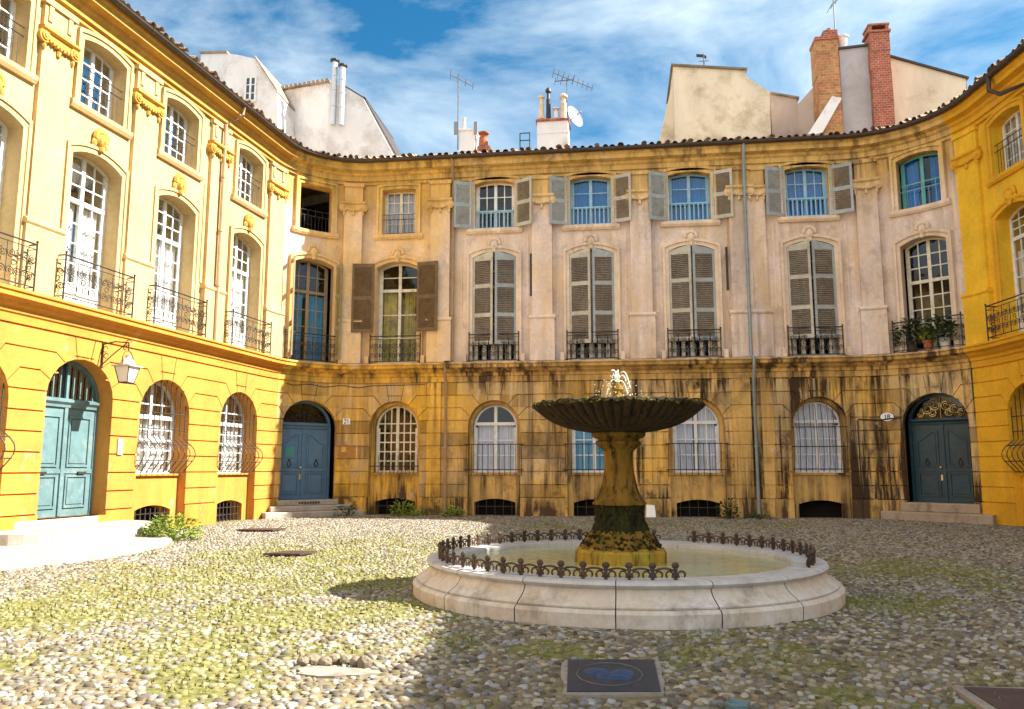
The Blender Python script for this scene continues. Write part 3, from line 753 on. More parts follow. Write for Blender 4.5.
# ------------------------------------------------------------------ doors
def door(root, F, w, z0, zs, rise, tz, v, mat, style, fan):
    mb = MB(); fw = .09
    o = outline(w, z0, zs, rise, ell=True); inn = outline(w-2*fw, z0, zs, rise-fw, ell=True)
    mb.panel(F, o, [inn], v-.1, v+.02)
    iw = w/2-fw
    mb.sweep(F, [(v-.08, tz-.09), (v+.04, tz-.09), (v+.05, tz-.03), (v+.11, tz+.03), (v+.11, tz+.08), (v+.03, tz+.12), (v-.08, tz+.12)], -iw, iw)
    dr = part('door', mb, M[mat], root)
    for sg in (-1, 1):
        mb = MB(); a0, a1 = (-iw+.005, -.006) if sg < 0 else (.006, iw-.005)
        mb.box(F, a0, a1, z0+.01, tz-.095, v-.06, v-.01)
        zm = z0+(tz-z0)*.40
        for (za, zb, curved) in ((z0+.2, zm-.09, False), (zm+.1, tz-.28, style != 'plain')):
            u0, u1 = a0+.13, a1-.13
            def shape(g):
                if not curved: return rect(u0+g, u1-g, za+g, zb-g)
                pts = [(u0+g, za+g), (u1-g, za+g)]
                hi, lo = zb-g, zb-.3-g
                L, Rr = (lo, hi) if sg < 0 else (hi, lo)
                for i in range(11):
                    t = i/10; sm = t*t*(3-2*t); pts.append((u1-g-(u1-u0-2*g)*t, Rr+(L-Rr)*sm))
                return pts
            mb.panel(F, shape(0), [shape(.045)], v-.012, v+.022); mb.panel(F, shape(.085), [], v-.012, v+.010)
        mb.box(F, a0, a1, zm-.05, zm+.05, v-.012, v+.018)
        if sg > 0: mb.box(F, a0-.05, a0+.05, z0+.02, tz-.1, v-.012, v+.03)
        part('door_leaf', mb, M[mat], dr)
    mb = MB(); 
    mb.ball((-.09, z0+(tz-z0)*.43, v+.06), .045, .045, .04, F, 8, 6); mb.box(F, -.12, -.06, z0+(tz-z0)*.27, z0+(tz-z0)*.34, v-.01, v+.02)
    if style == 'plain':
        mb = MB()
        for sg in (-1, 1): mb.box(F, sg*.62-.13, sg*.62+.13, z0+.98, z0+1.04, v, v+.06)
    part('handle', mb, M['brass' if style != 'plain' else 'iron'], dr)
    if style != 'plain':
        mb = MB()
        for sg in (-1, 1):
            mb.tube(arcpts(F, sg*.5, z0+1.25, .06, 0, 2*PI, v+.03, 10, 1.9), .016, 5); mb.ball((sg*.5, z0+1.38, v+.03), .035, .035, .03, F, 6, 4)
        part('knocker', mb, M['iron'], dr)
    mb = MB(); gl = [(x, z) for x, z in outline(w-2*fw, tz+.12, zs, rise-fw, ell=True)]
    if tz+.12 > zs:
        iww = iw; gl = []
        hu = iww*math.sqrt(max(0, 1-((tz+.12-zs)/(rise-fw))**2)); gl = [(-hu, tz+.12), (hu, tz+.12)]
        t0 = math.asin(min(1, (tz+.12-zs)/(rise-fw)))
        for i in range(1, 14):
            t = t0+(PI-2*t0)*i/14; gl.append((iww*math.cos(t), zs+(rise-fw)*math.sin(t)))
    mb.panel(F, gl, [], 0, v-.05, sides=False); part('fanlight', mb, M['glass_blue' if fan == 'bars' else 'glass'], dr)
    mb = MB(); zt = zs+rise-fw
    if fan == 'bars':
        for i in range(9):
            u = -iw*.88+iw*1.76*i/8; mb.tube([F(u, tz+.12, v-.01), F(u, topz(u, 2*iw, zs, rise-fw, True)-.05, v-.01)], .02, 5)
        mb.box(F, -.04, .04, tz+.12, zt, v-.04, v+.02)
        part('fanlight_bars', mb, M['door_left'], dr)
    else:
        hh = zt-tz-.12
        for sg in (-1, 1):
            for (cu, cz, r) in ((.16, .55, .13), (.42, .38, .13), (.62, .22, .10), (.25, .22, .11)):
                mb.tube(arcpts(F, sg*cu, tz+.12+hh*cz, r, PI/2-sg*.4, PI/2+sg*4.9, v-.01, 12), .016, 5); mb.tube(arcpts(F, sg*cu, tz+.12+hh*cz, r*.5, 0, sg*5., v-.01, 8), .013, 5)
        mb.tube([F(0, tz+.12, v-.01), F(0, zt, v-.01)], .016, 5)
        part('fanlight_scroll', mb, M['iron' if fan == 'scroll' else 'brass'], dr)  # gold-coloured metal unless the fan is a plain scroll
    return dr
def steps(root, F, spec, mat, round_=False):
    mb = MB()
    for sp_ in spec:
        w, dep, z0, z1, v0 = sp_[:5]; uo = sp_[5] if len(sp_) > 5 else 0
        if round_:
            o = [(uo-w/2, 0)]+[(uo-w/2*math.cos(PI*i/20), dep*math.sin(PI*i/20)**.7) for i in range(1, 20)]+[(uo+w/2, 0)]
            bt = [F(u, z0, v0+y) for u, y in o]; tp = [F(u, z1-.025, v0+y) for u, y in o]; t2 = [F(uo+(u-uo)*.985, z1, v0+y*.98) for u, y in o]
            n = len(o); mb.add(bt+tp+t2, [(i, (i+1) % n, n+(i+1) % n, n+i) for i in range(n)]+[(n+i, n+(i+1) % n, 2*n+(i+1) % n, 2*n+i) for i in range(n)]+[tuple(range(2*n, 3*n))])
        else:
            mb.sweep(F, [(v0-.3, z0), (v0+dep-.02, z0), (v0+dep, z0+.02), (v0+dep, z1-.035), (v0+dep-.03, z1), (v0-.3, z1)], -w/2, w/2)
    return part('doorstep', mb, mat, root)
q = BAY['J']; F = q['F']; root = BLD['left']
door(root, F, q['gw'], .5, q['gs'], q['gr'], 3.12, -.36, 'door_left', 'plain', 'bars')
st = steps(root, FMap(17.15), [(8.4, 3.5, -.1, .10, .02, -2.7), (4.4, 1.7, .10, .34, .02), (3.0, .55, .34, .50, -.3)], M['step_stone'], True)
mb = MB()
for i in range(9): mb.box(F, .75+.05*i, .775+.05*i, .21, .33, .99, 1.0)
mb2 = MB(); mb2.box(F, .72, 1.2, .2, .34, .60, .985); 
mb = MB(); mb.box(F, .7, 1.22, .16, .31, .8, 1.545)
for i in range(9): mb.box(F, .72+.055*i, .745+.055*i, .155, .315, 1.545, 1.57)
part('vent', mb, M['iron'], st)
q = BAY['G']; F = q['F']; root = BLD['back']
door(root, F, q['gw'], .54, q['gs'], q['gr'], 3.12, -.3, 'door_blue', 'curved', 'scroll')
st = steps(root, F, [(3.5, 1.05, -.1, .18, 0), (2.9, .7, .18, .36, 0), (2.2, .34, .36, .54, 0)], M['step_stone'])
mb = MB()
for i in range(8): mb.box(F, -.35+.1*i, -.28+.1*i, .41, .48, .33, .348)
part('vent', mb, M['iron'], st)
q = BAY['F']; F = q['F']
door(root, F, q['gw'], .54, q['gs'], q['gr'], 3.12, -.3, 'door_dark', 'curved', 'golden')
steps(root, F, [(3.3, .75, -.1, .26, 0), (2.35, .36, .26, .54, 0)], M['step_dark'])

# ------------------------------------------------------------------ downpipes, piers on the ground floor
def pipe(root, pts, r, mat, label=None):
    mb = MB(); mb.tube(pts, r, 8)
    for i in range(len(pts)-1):
        a, b = Vector(pts[i]), Vector(pts[i+1])
        if abs(b.z-a.z) > 2:
            n = int(abs(b.z-a.z)/1.6)
            for j in range(1, n): p = a.lerp(b, j/n); mb.tube([p-Vector((0, 0, .03)), p+Vector((0, 0, .03))], r*1.3, 8)
    return part('downpipe', mb, M[mat], root, smooth=True, label=label)
pipe(BLD['left'], [W(22.95, 12.88, .6), W(22.95, 12.55, .58), W(22.62, 12.15, .2), W(22.62, 5.37, .2)], .055, 'copper_pipe')
pipe(BLD['back'], [W(33.2, 12.88, .6), W(33.2, 12.7, .55), W(33.2, 12.1, .18), W(33.2, 5.42, .18), W(33.0, 5.36, .46), W(33.0, 5.0, .46), W(33.0, 4.6, .2), W(33.0, .1, .2)], .055, 'copper_pipe')
pipe(BLD['back'], [W(43.55, 12.9, .6), W(43.55, 12.7, .55), W(43.55, 12.1, .40), W(43.55, 5.42, .40), W(43.62, 5.36, .46), W(43.62, 5.0, .46), W(43.62, 4.6, .22), W(43.62, .1, .22)], .055, 'zinc')
pipe(BLD['right'], [W(53.3, 12.9, .62), W(53.3, 12.45, .62), W(53.6, 12.2, .5), W(54.9, 12.05, .2), W(54.9, 5.5, .2)], .07, 'gutter')
for c, w in ((32.55, .5), (43.2, .62), (44.05, .4)):
    mb = MB()
    for i in range(9): mb.box(W, c-w/2, c+w/2, .62+.448*i+.017, .62+.448*(i+1)-.017, .051, .14)
    mb.box(W, c-w/2+.01, c+w/2-.01, .0, 4.66, .02, .11)
    part('pier', mb, M['trim_back'], BLD['back'])

for c in (36.05, 42.93):                       # iron tie plates between the first-floor windows
    mb = MB(); mb.box(FMap(c-.02), -.035, .035, 7.75, 9.3, .001 if c < 40 else .001, .06); part('wall_tie', mb, M['iron_rust'], BLD['back'])
for k in 'ABCDE':                               # little stone blocks beside each railing
    F = BAY[k]['F']
    for sg in (-1, 1):
        mb = MB(); mb.sweep(F, [(.1, 5.365), (.3, 5.365), (.28, 5.62), (.2, 5.66), (.12, 5.62)], sg*(BAY[k]['nw']/2+.26)-.07, sg*(BAY[k]['nw']/2+.26)+.07); part('stone_block', mb, M['trim_back'], BLD['back'])
mb = MB(); mb.tube([W(46.95, .05, .07), W(46.95, 3.2, .07), W(46.98, 3.24, .07), W(47.6, 3.20, .06), W(48.3, 3.27, .06)], .022, 5); part('cable', mb, M['iron'], BLD['back'])
mb = MB(); mb.tube([W(44.45, 1.2, .06), W(44.45, 3.4, .06)], .014, 5); part('cable', mb, M['iron'], BLD['back'])
mb = MB(); mb.tube([W(27.0+.25*i, 4.55-.04*math.sin(i*1.3), .06) for i in range(12)]+[W(30.2, 4.58, .06), W(32.2, 4.6, .06)], .012, 5); part('cable', mb, M['iron'], BLD['back'])
# ------------------------------------------------------------------ fixtures on the walls
q = BAY['J']
def digits(mb, F, txt, u, z, h, v, t):
    seg = {'1': [(.5, 0, .5, 1), (.5, 1, .25, .8)], '2': [(0, .8, .2, 1), (.2, 1, .8, 1), (.8, 1, 1, .75), (1, .75, 0, 0), (0, 0, 1, 0)],
           '8': [(.2, 1, .8, 1), (.8, 1, 1, .75), (1, .75, .8, .52), (.8, .52, .2, .52), (.2, .52, 0, .75), (0, .75, .2, 1), (.2, .52, 0, .25), (0, .25, .2, 0), (.2, 0, .8, 0), (.8, 0, 1, .25), (1, .25, .8, .52)]}
    for i, ch in enumerate(txt):
        for (x0, y0, x1, y1) in seg[ch]:
            w = h*.5; o = u+(i-len(txt)/2)*w*1.35+w*.17
            mb.tube([F(o+x0*w, z+(y0-.5)*h, v), F(o+x1*w, z+(y1-.5)*h, v)], t, 5)
FA = FMap(29.33)
loc = FA(0, 2.98, .04)
r = empty('house_number_sign', loc, 'small rectangular white house number plate on ochre wall beside the blue-grey door', 'sign')
mb = MB(); mb.box(FA, -.13, .13, 3.19, 3.40, .051, .068); part('plate', mb, M['plaque'], r)
mb = MB(); digits(mb, FA, '21', 0, 3.295, .14, .07, .013); part('numeral', mb, M['ink'], r)
r = empty('wall_sign', FA(.05, 2.3, .04), 'brown wooden notice panel with a yellow card on the ochre wall', 'sign')
mb = MB(); mb.box(FA, -.28, .36, 1.98, 2.42, .051, .075); mb.box(FA, -.28, .36, 2.40, 2.44, .076, .09); part('board', mb, M['sign_panel'], r)
mb = MB(); mb.box(FA, -.15, .01, 2.2, 2.38, .076, .085); part('card', mb, M['sign_card'], r)
FB = FMap(47.87)
r = empty('house_number_sign', FB(0, 3.3, .04), 'oval white house number plate on stained wall left of the dark door', 'sign')
mb = MB(); mb.prism([FB(.2*math.cos(2*PI*i/20), 3.3+.14*math.sin(2*PI*i/20), .052) for i in range(20)], Vector((FB.N[0], FB.N[1], 0))*.018); part('plate', mb, M['plaque'], r)
mb = MB(); digits(mb, FB, '18', 0, 3.3, .14, .072, .014); part('numeral', mb, M['ink'], r)
FG = BAY['G']['F']
mb = MB(); mb.box(FG, -.66, -.34, 2.02, 2.38, -.285, -.27)
thing('door_notice', mb, M['notice'], FG(-.5, 2.2, -.28), 'green notice card fixed to the left leaf of the blue-grey door', 'notice')
mb = MB(); FI = FMap(18.98); mb.box(FI, -.09, .09, 1.95, 2.35, .051, .09); mb.ball((0, 2.22, .095), .035, .035, .02, FI, 8, 6); mb.ball((0, 2.05, .095), .03, .03, .02, FI, 8, 6)
thing('door_intercom', mb, M['lamp_white'], FI(0, 1.95, .04), 'grey intercom box on the ochre wall right of the teal door', 'intercom')
# lantern on its bracket
LV = .78
FLn = FMap(18.15)
r = empty('wall_lantern', FLn(0, 4.2, 0), 'grey four-sided lantern hanging from an iron wall bracket beside the teal door', 'lamp')
mb = MB(); mb.box(FLn, -.03, .03, 4.02, 4.66, .034, .075)
mb.tube([FLn(0, 4.6, .06), FLn(0, 4.66, .4), FLn(0, 4.62, LV)], .018, 6); mb.tube([FLn(0, 4.1, .06), FLn(0, 4.3, .3), FLn(0, 4.6, .7)], .014, 6)
SD = FMap(0, np.array(FLn(0, 0, 0)[:2]), FLn.N, FLn.T)
for (u, z, rr_) in ((.14, 4.48, .07), (.17, 4.32, .06), (LV, 4.62, .07), (LV-.09, 4.5, .05)): mb.tube(arcpts(SD, u, z, rr_, 0, 5.2, 0, 12), .012, 5)
mb.tube([FLn(0, 4.62, LV), FLn(0, 4.42, LV)], .016, 6)
mb.tube([FLn(-.17, 4.06, LV), FLn(-.19, 4.25, LV), FLn(-.1, 4.39, LV), FLn(0, 4.42, LV), FLn(.1, 4.39, LV), FLn(.19, 4.25, LV), FLn(.17, 4.06, LV)], .012, 6)
part('bracket', mb, M['iron'], r)
def frustum(mb, F, z0, r0, z1, r1, v):
    vs = [F(-r0, z0, v-r0), F(r0, z0, v-r0), F(r0, z0, v+r0), F(-r0, z0, v+r0), F(-r1, z1, v-r1), F(r1, z1, v-r1), F(r1, z1, v+r1), F(-r1, z1, v+r1)]
    mb.add(vs, [(0, 1, 2, 3), (4, 5, 6, 7)]+[(i, (i+1) % 4, 4+(i+1) % 4, 4+i) for i in range(4)])
LC = FLn(0, 0, LV)
mb = MB(); frustum(mb, FLn, 4.03, .25, 4.06, .25, LV)
mb.lathe((LC[0], LC[1], 0), [(.19, 4.06), (.18, 4.12), (.13, 4.2), (.06, 4.24), (.05, 4.28), (.07, 4.31), (.0, 4.34)], 12); part('lamp_cap', mb, M['lamp_white'], r)
mb = MB(); frustum(mb, FLn, 3.66, .115, 4.03, .195, LV); part('lamp_glass', mb, M['lamp_glass'], r)
mb = MB()
for sx in (-1, 1):
    for sy in (-1, 1): mb.tube([FLn(sx*.117, 3.65, LV+sy*.117), FLn(sx*.2, 4.04, LV+sy*.2)], .012, 5)
mb.tube([FLn(x*.12, 3.65, LV+y*.12) for x, y in ((-1, -1), (1, -1), (1, 1), (-1, 1))], .014, 5, True)
part('lamp_frame', mb, M['iron'], r)

# ------------------------------------------------------------------ roofscape
def along(mb, pts, prof_r, n=6): mb.tube(pts, prof_r, n)
def block(root, chain, depth, zb, mat, name='wall', cap=None, capmat='terracotta', label=None, tiles=False):
    """vertical walls over a chain of front corner points (top corners), extruded back"""
    top = [Vector(p) for p in chain]; off = Vector((0, depth, 0)); n = len(top)
    bt = [Vector((p.x, p.y, zb)) for p in top]
    mb = MB(); v = top+bt+[p+off for p in top]+[p+off for p in bt]
    f = [(i, i+1, n+i+1, n+i) for i in range(n-1)]+[(2*n+i, 3*n+i, 3*n+i+1, 2*n+i+1) for i in range(n-1)]+[(i, 2*n+i, 2*n+i+1, i+1) for i in range(n-1)]
    f += [(0, n, 3*n, 2*n), (n-1, 2*n+n-1, 3*n+n-1, n+n-1)]
    mb.add(v, f); w = part(name, mb, M[mat], root, label=label)
    if cap:
        for (i, j) in cap:
            mb = MB(); a, b = top[i], top[j]; u = (b-a).normalized(); up = Vector((0, 0, .05)); fr = Vector((0, -.1, 0)); bk = Vector((0, depth+.1, 0))
            a2, b2 = a-u*.08, b+u*.08
            mb.add([a2+fr, b2+fr, b2+bk, a2+bk, a2+fr+up*1.6, b2+fr+up*1.6, b2+bk+up*1.6, a2+bk+up*1.6], [(0, 3, 2, 1), (4, 5, 6, 7), (0, 1, 5, 4), (1, 2, 6, 5), (2, 3, 7, 6), (3, 0, 4, 7)])
            if tiles:
                L = (b2-a2).length; m = int(L/.26)
                for k in range(m):
                    p = a2+(b2-a2)*((k+.5)/m)+up*1.7+fr*1.4
                    mb.tube([p, p+Vector((0, depth*.9, .05))], .085, 7)
            part('roof', mb, M[capmat], root)
    return w
def small_window(root, F, w, z0, z1, v=.0, mat='white_paint'):
    mb = MB(); mb.panel(F, rect(-w/2, w/2, z0, z1), [rect(-w/2+.07, w/2-.07, z0+.07, z1-.07)], v-.05, v+.03); mb.box(F, -.04, .04, z0, z1, v-.03, v+.035)
    for i in (1, 2): mb.box(F, -w/2, w/2, z0+(z1-z0)*i/3-.018, z0+(z1-z0)*i/3+.018, v-.03, v+.025)
    fr = part('window', mb, M[mat], root)
    mb = MB(); mb.add([F(-w/2, z0, v+.006), F(w/2, z0, v+.006), F(w/2, z1, v+.006), F(-w/2, z1, v+.006)], [(0, 1, 2, 3)]); part('pane', mb, M['dark_glass'], fr)
g = G('dark_roof_window_glass', .08, .5); g.col((.05, .07, .10)); M['dark_glass'] = g.m
ch = [at(201, 54, 31.2), at(227, 53.5, 30), at(239, 55, 30), at(256, 59, 30), at(277, 91, 30), at(278, 120, 30)]
r = empty('roof_house', (ch[1].x, ch[1].y, 13), 'white rendered attic house with a sloping gable above the left wing eave', 'building')
block(r, ch, 4, 12.5, 'plaster_white', cap=[(0, 1), (3, 4)], tiles=False)
FR = FMap(0, np.array([at(250.5, 90, 29.97).x, 29.97]), np.array([1., 0.]), np.array([0., -1.]))
small_window(r, FR, .5, at(250, 102, 30).z, at(250, 77, 30).z)
ch = [at(262, 94, 32.6), at(329, 83, 31), at(330, 80, 31), at(343, 86, 31), at(363, 98, 31), at(396, 160, 31)]
r = empty('roof_house', (ch[1].x, ch[1].y, 13), 'white rendered house with twin metal flue pipes above the left corner of the court', 'building')
block(r, ch, 4, 12.5, 'plaster_white', cap=[(0, 1)], tiles=True)
block(r, [ch[2]+Vector((0, .3, .02)), ch[3]+Vector((0, .3, .05)), ch[4]+Vector((0, .3, .05)), ch[5]+Vector((0.05, .3, .05))], 4, 12.6, 'plaster_white', cap=[(1, 2), (2, 3)], capmat='gutter', name='gable')
A, B = at(274, 137, 32.33), at(298, 137, 31.75); T = np.array([B.x-A.x, B.y-A.y]); L = np.linalg.norm(T); T /= L
FR = FMap(0, np.array([(A.x+B.x)/2, (A.y+B.y)/2-.02])+np.array([T[1], -T[0]])*.03, T, np.array([T[1], -T[0]]))
small_window(r, FR, L*.95, at(286, 141, 32).z, at(286, 113, 32).z)
for x, yt in ((333, 62), (341, 67)):
    mb = MB(); p = at(x, 125, 30.75); t = at(x, yt, 30.75)
    mb.tube([p, (p.x, p.y, t.z)], .115, 10); 
    for f in (.3, .55, .78): z = p.z+(t.z-p.z)*f; mb.tube([(p.x, p.y, z-.03), (p.x, p.y, z+.03)], .135, 10)
    fl = part('flue_pipe', mb, M['aluminium'], r, smooth=True)
    mb = MB(); mb.lathe((p.x, p.y, t.z), [(.09, -.02), (.2, .02), (.2, .08), (.05, .14), (0, .15)], 12); part('cowl', mb, M['iron'], fl)
# right-hand roofscape
ch = [at(657, 150, 33.4), at(672, 84, 33.4), at(673, 66.5, 32), at(745, 70.5, 32), at(746, 76, 32), at(756, 83, 32), at(770, 92, 32), at(771, 140, 32)]
r = empty('roof_house', (ch[2].x, ch[2].y, 13), 'broad cream windowless roof block with a stepped right shoulder behind the mansion roof', 'building')
block(r, ch, 3.4, 12.5, 'plaster_cream', cap=[(2, 3)], capmat='louvre_grey')
p = at(704, 66, 33); mb = MB()
mb.tube([p, p+Vector((0, 0, .55))], .022, 6); q0 = p+Vector((0, 0, .42)); mb.prism([q0+Vector((-.3, 0, .02)), q0+Vector((-.05, 0, -.02)), q0+Vector((.1, 0, -.1)), q0+Vector((.12, 0, .02)), q0+Vector((.0, 0, .1)), q0+Vector((-.3, 0, .14))], (0, .03, 0)); mb.tube([q0+Vector((-.2, 0, -.2)), q0+Vector((.2, 0, -.2))], .015, 5)
thing('weather_vane', mb, M['iron'], p, 'small dark weather vane on top of the cream roof block', 'weather vane')
ch = [at(768, 94, 33.5), at(797, 99, 33.5), at(798, 104, 33.5), at(816, 84, 33.2), at(817, 140, 33.2)]
r = empty('roof_house', (ch[1].x, ch[1].y, 13), 'low pinkish roof house squeezed between the cream block and the rubble chimney', 'building')
block(r, ch, 2.6, 12.5, 'plaster_pink', cap=[(0, 1)], capmat='terracotta')
ch = [at(839, 50, 32.3), at(872, 46, 32.3), at(873, 140, 32.3)]
r = empty('roof_house', (ch[1].x, ch[1].y, 13), 'tall cream gabled roof house between the two brick chimneys and the right wing', 'building')
block(r, ch, 2.2, 12.5, 'plaster_grey', cap=[(0, 1)], capmat='gutter', name='wall', label='grey lilac rendered wall between the chimneys')
ch = [at(884, 56, 32.7), at(966, 79, 32.7), at(967, 120, 32.7)]
block(r, ch, 4, 12.5, 'plaster_cream', cap=[(0, 1)], capmat='gutter', name='gable')
mb = MB(); mb.prism([at(832, 96, 31.6), at(842, 98, 31.6), at(820, 137, 31.6), at(806, 137, 31.6)], (0, 1.0, 0)); part('buttress', mb, M['plaster_white'], r)
def chimney(root, x0, x1, yt, yb, Y, dep, mat, crown=.0, jag=False):
    a, b = at(x0, yt, Y), at(x1, yt, Y); zb = 12.6
    mb = MB(); X = XMap(Y); 
    n = 8; zs_ = [zb+(a.z-zb)*i/n for i in range(n+1)]
    for i in range(n):
        j = random.uniform(-.025, .025); mb.box(X, a.x+j, b.x+j*.5, zs_[i], zs_[i+1]-.006, -dep, random.uniform(-.02, .02))
    c = part('chimney', mb, M[mat], root)
    return c, a, b
c, a, b = chimney(r, 816, 838, 40, 130, 32, .9, 'rubble')
mb = MB(); X = XMap(32); mb.box(X, a.x-.05, b.x+.03, a.z, a.z+.12, -.95, .05); mb.box(X, a.x+.3, b.x, a.z+.12, a.z+.4, -.8, .0); mb.lathe(((a.x+b.x)/2+.2, 32.4, a.z+.4), [(.12, 0), (.1, .25), (0, .25)], 10); part('chimney_crown', mb, M['brick'], c)
c, a, b = chimney(r, 869, 889, 33, 130, 32, .7, 'brick')
mb = MB(); mb.box(X, a.x-.06, b.x+.06, a.z, a.z+.1, -.76, .06); 
for e in (a.x, b.x-.12): mb.box(X, e, e+.12, a.z+.1, a.z+.3, -.7, 0)
mb.box(X, a.x-.03, b.x+.03, a.z+.3, a.z+.38, -.73, .03); part('chimney_crown', mb, M['brick'], c)
p = at(843, 48, 32.4); mb = MB(); mb.lathe(p, [(.15, -.1), (.2, .4), (.24, .42), (.24, .48), (.17, .48), (.15, .3)], 14)
thing('rooftop_pot', mb, M['white_pot'], p, 'pale round vent pot beside the rubble chimney top', 'vent')
def mast(name, base, h, arms, label, r_=.025):
    mb = MB(); p = Vector(base); mb.tube([p, p+Vector((0, 0, h))], r_, 6)
    for (z, dx, dz, L, els) in arms:
        o = p+Vector((0, 0, z)); d = Vector((dx, .25, dz)).normalized()
        mb.tube([o-d*L*.35, o+d*L*.65], .022, 5)
        for i in range(els):
            t = -.35+1.0*i/(els-1); q_ = o+d*(L*t); e = Vector((.25, -.9, .35))*(.16+.1*(1-i/els)); mb.tube([q_-e, q_+e], .012, 4)
    return thing(name, mb, M['mast'], base, label, 'antenna', 'aerials on the roofs')
# chimneys on the mansion roof
root = BLD['back']
def pot(ch_, x, yb, yt, r0, Y, mat, cowl=True):
    b, t = at(x, yb, Y), at(x, yt, Y); h = t.z-b.z; mb = MB()
    if cowl: prof = [(r0, 0), (r0*.85, h*.6), (r0*.9, h*.62), (r0*.6, h*.65), (r0*.6, h*.85), (r0*1.15, h*.86), (r0*1.2, h*.93), (r0*.5, h), (0, h)]
    else: prof = [(r0, 0), (r0*.8, h*.9), (r0, h*.92), (r0, h), (r0*.6, h)]
    mb.lathe(b, prof, 12); return part('chimney_pot', mb, M[mat], ch_, smooth=True)
Y = 30.2; X = XMap(Y)
a, b = at(537, 122, Y), at(568, 122, Y)
mb = MB(); mb.box(X, a.x, b.x, 13, a.z, -.9, 0); mb.box(X, a.x-.015, b.x+.015, a.z-.5, a.z-.45, -.92, .02); c = part('chimney', mb, M['plaster_white'], root)
mb = MB(); mb.box(X, a.x-.05, b.x+.05, a.z, a.z+.1, -.95, .05); part('chimney_crown', mb, M['brick'], c)
for x, yt, r0, mt_ in ((541.5, 95, .12, 'plaster_cream'), (563.5, 94, .14, 'plaster_cream'), (556, 108, .14, 'aluminium'), (548.5, 88, .1, 'iron')): pot(c, x, 119, yt, r0, Y+.4, mt_)
a, b = at(459, 131, Y), at(475, 131, Y)
mb = MB(); mb.box(X, a.x, b.x, 13, a.z, -.7, 0); mb.box(X, a.x-.04, b.x+.04, a.z, a.z+.07, -.74, .04); c = part('chimney', mb, M['plaster_white'], root)
pot(c, 464, 129, 118, .08, Y+.3, 'plaster_cream', False)
a, b = at(477, 146, Y), at(490, 146, Y)
mb = MB(); mb.box(X, a.x, b.x, 13, a.z, -.5, 0); c = part('chimney', mb, M['brick'], root); pot(c, 483.5, 147, 132, .19, Y+.25, 'pot')
# aerials and dish
b = at(458, 150, Y); t = at(458, 78, Y); mast('aerial', (b.x, Y-.05, b.z), t.z-b.z, [(t.z-b.z-.05, .9, -.45, 1.0, 4)], 'tall aerial mast with a short boom beside the small chimney')
for x in (455.5, 475.5):
    p = at(x, 134, Y-.05); mb = MB(); mb.box(XMap(Y-.05), p.x-.07, p.x+.07, p.z, p.z+.52, -.08, 0); mb.tube([(p.x, Y+.0, p.z+.25), (p.x+(.35 if x < 460 else -.35), Y+.1, p.z+.22)], .02, 5)
    thing('antenna_panel', mb, M['dish'], (p.x, Y, p.z), 'grey panel antenna on the %s side of the small chimney' % ('mast' if x < 460 else 'clay pot'), 'antenna')
b = at(566, 120, Y); t = at(566, 66, Y); mast('aerial', (b.x, Y+.95, b.z), t.z-b.z, [(t.z-b.z-.03, .9, -.32, 1.7, 9), (t.z-b.z-.12, -.8, .1, .8, 4)], 'many-armed comb aerial standing above the big white chimney')
p = at(573, 118, Y+.9); mb = MB()
ax = Vector((.75, -.6, .3)).normalized(); x_ = ax.cross(Vector((0, 0, 1))).normalized(); y_ = ax.cross(x_)
vs = [p]; 
for rr_, dd in ((.15, .02), (.30, .06), (.43, .13)):
    for i in range(20): g_ = 2*PI*i/20; vs.append(p+x_*(rr_*math.cos(g_))+y_*(rr_*math.sin(g_)*1.15)+ax*dd)
fs = [(0, 1+i, 1+(i+1) % 20) for i in range(20)]+[(1+20*k+i, 21+20*k+i, 21+20*k+(i+1) % 20, 1+20*k+(i+1) % 20) for k in range(2) for i in range(20)]
mb.add(vs, fs); mb.tube([p, p+ax*.45-y_*.0], .02, 5); mb.tube([p, p-ax*.4, p-ax*.4-Vector((0, 0, .9))], .03, 6)
thing('satellite_dish', mb, M['dish'], p, 'grey round satellite dish behind the big white chimney', 'satellite dish')
b = at(520, 148, Y); mb = MB(); mb.tube([b, b+Vector((0, 0, .62))], .022, 5); 
for z in (.3, .6): mb.tube([b+Vector((0, 0, z)), b+Vector((.4, 0, z))], .022, 5)
mb.tube([b+Vector((.38, 0, 0)), b+Vector((.38, 0, .6))], .018, 5)
mb2 = at(521, 150, 29.6); thing('roof_ladder_hook', mb, M['iron'], b, 'short black iron ladder head sticking up left of the big white chimney', 'ladder')
b = at(836, 45, 32.5); t = at(836, -2, 32.5); mast('aerial', b, t.z-b.z, [(t.z-b.z-.25, .5, .6, .9, 4)], 'thin aerial rising from the rubble chimney')

# ------------------------------------------------------------------ potted plants on the right corner balcony
def leaves(mb, c, rx, rz, n, size, up=.4, seed=0):
    rg = random.Random(seed)
    for i in range(n):
        th = rg.uniform(0, 2*PI); r_ = rx*math.sqrt(rg.random()); h = rz*rg.random()*(1-.55*(r_/rx)**2)
        p = Vector(c)+Vector((r_*math.cos(th), r_*math.sin(th), h))
        d = Vector((math.cos(th)+rg.uniform(-.6, .6), math.sin(th)+rg.uniform(-.6, .6), rg.uniform(-.2, 1.0)*up*2)).normalized()
        w = d.cross(Vector((rg.uniform(-.4, .4), rg.uniform(-.4, .4), 1))).normalized(); s_ = size*rg.uniform(.6, 1.3)
        up_ = w.cross(d)
        mb.add([p, p+d*s_*.5+w*s_*.28+up_*s_*.08, p+d*s_, p+d*s_*.5-w*s_*.28+up_*s_*.08], [(0, 1, 2, 3)])
FF = BAY['F']['F']
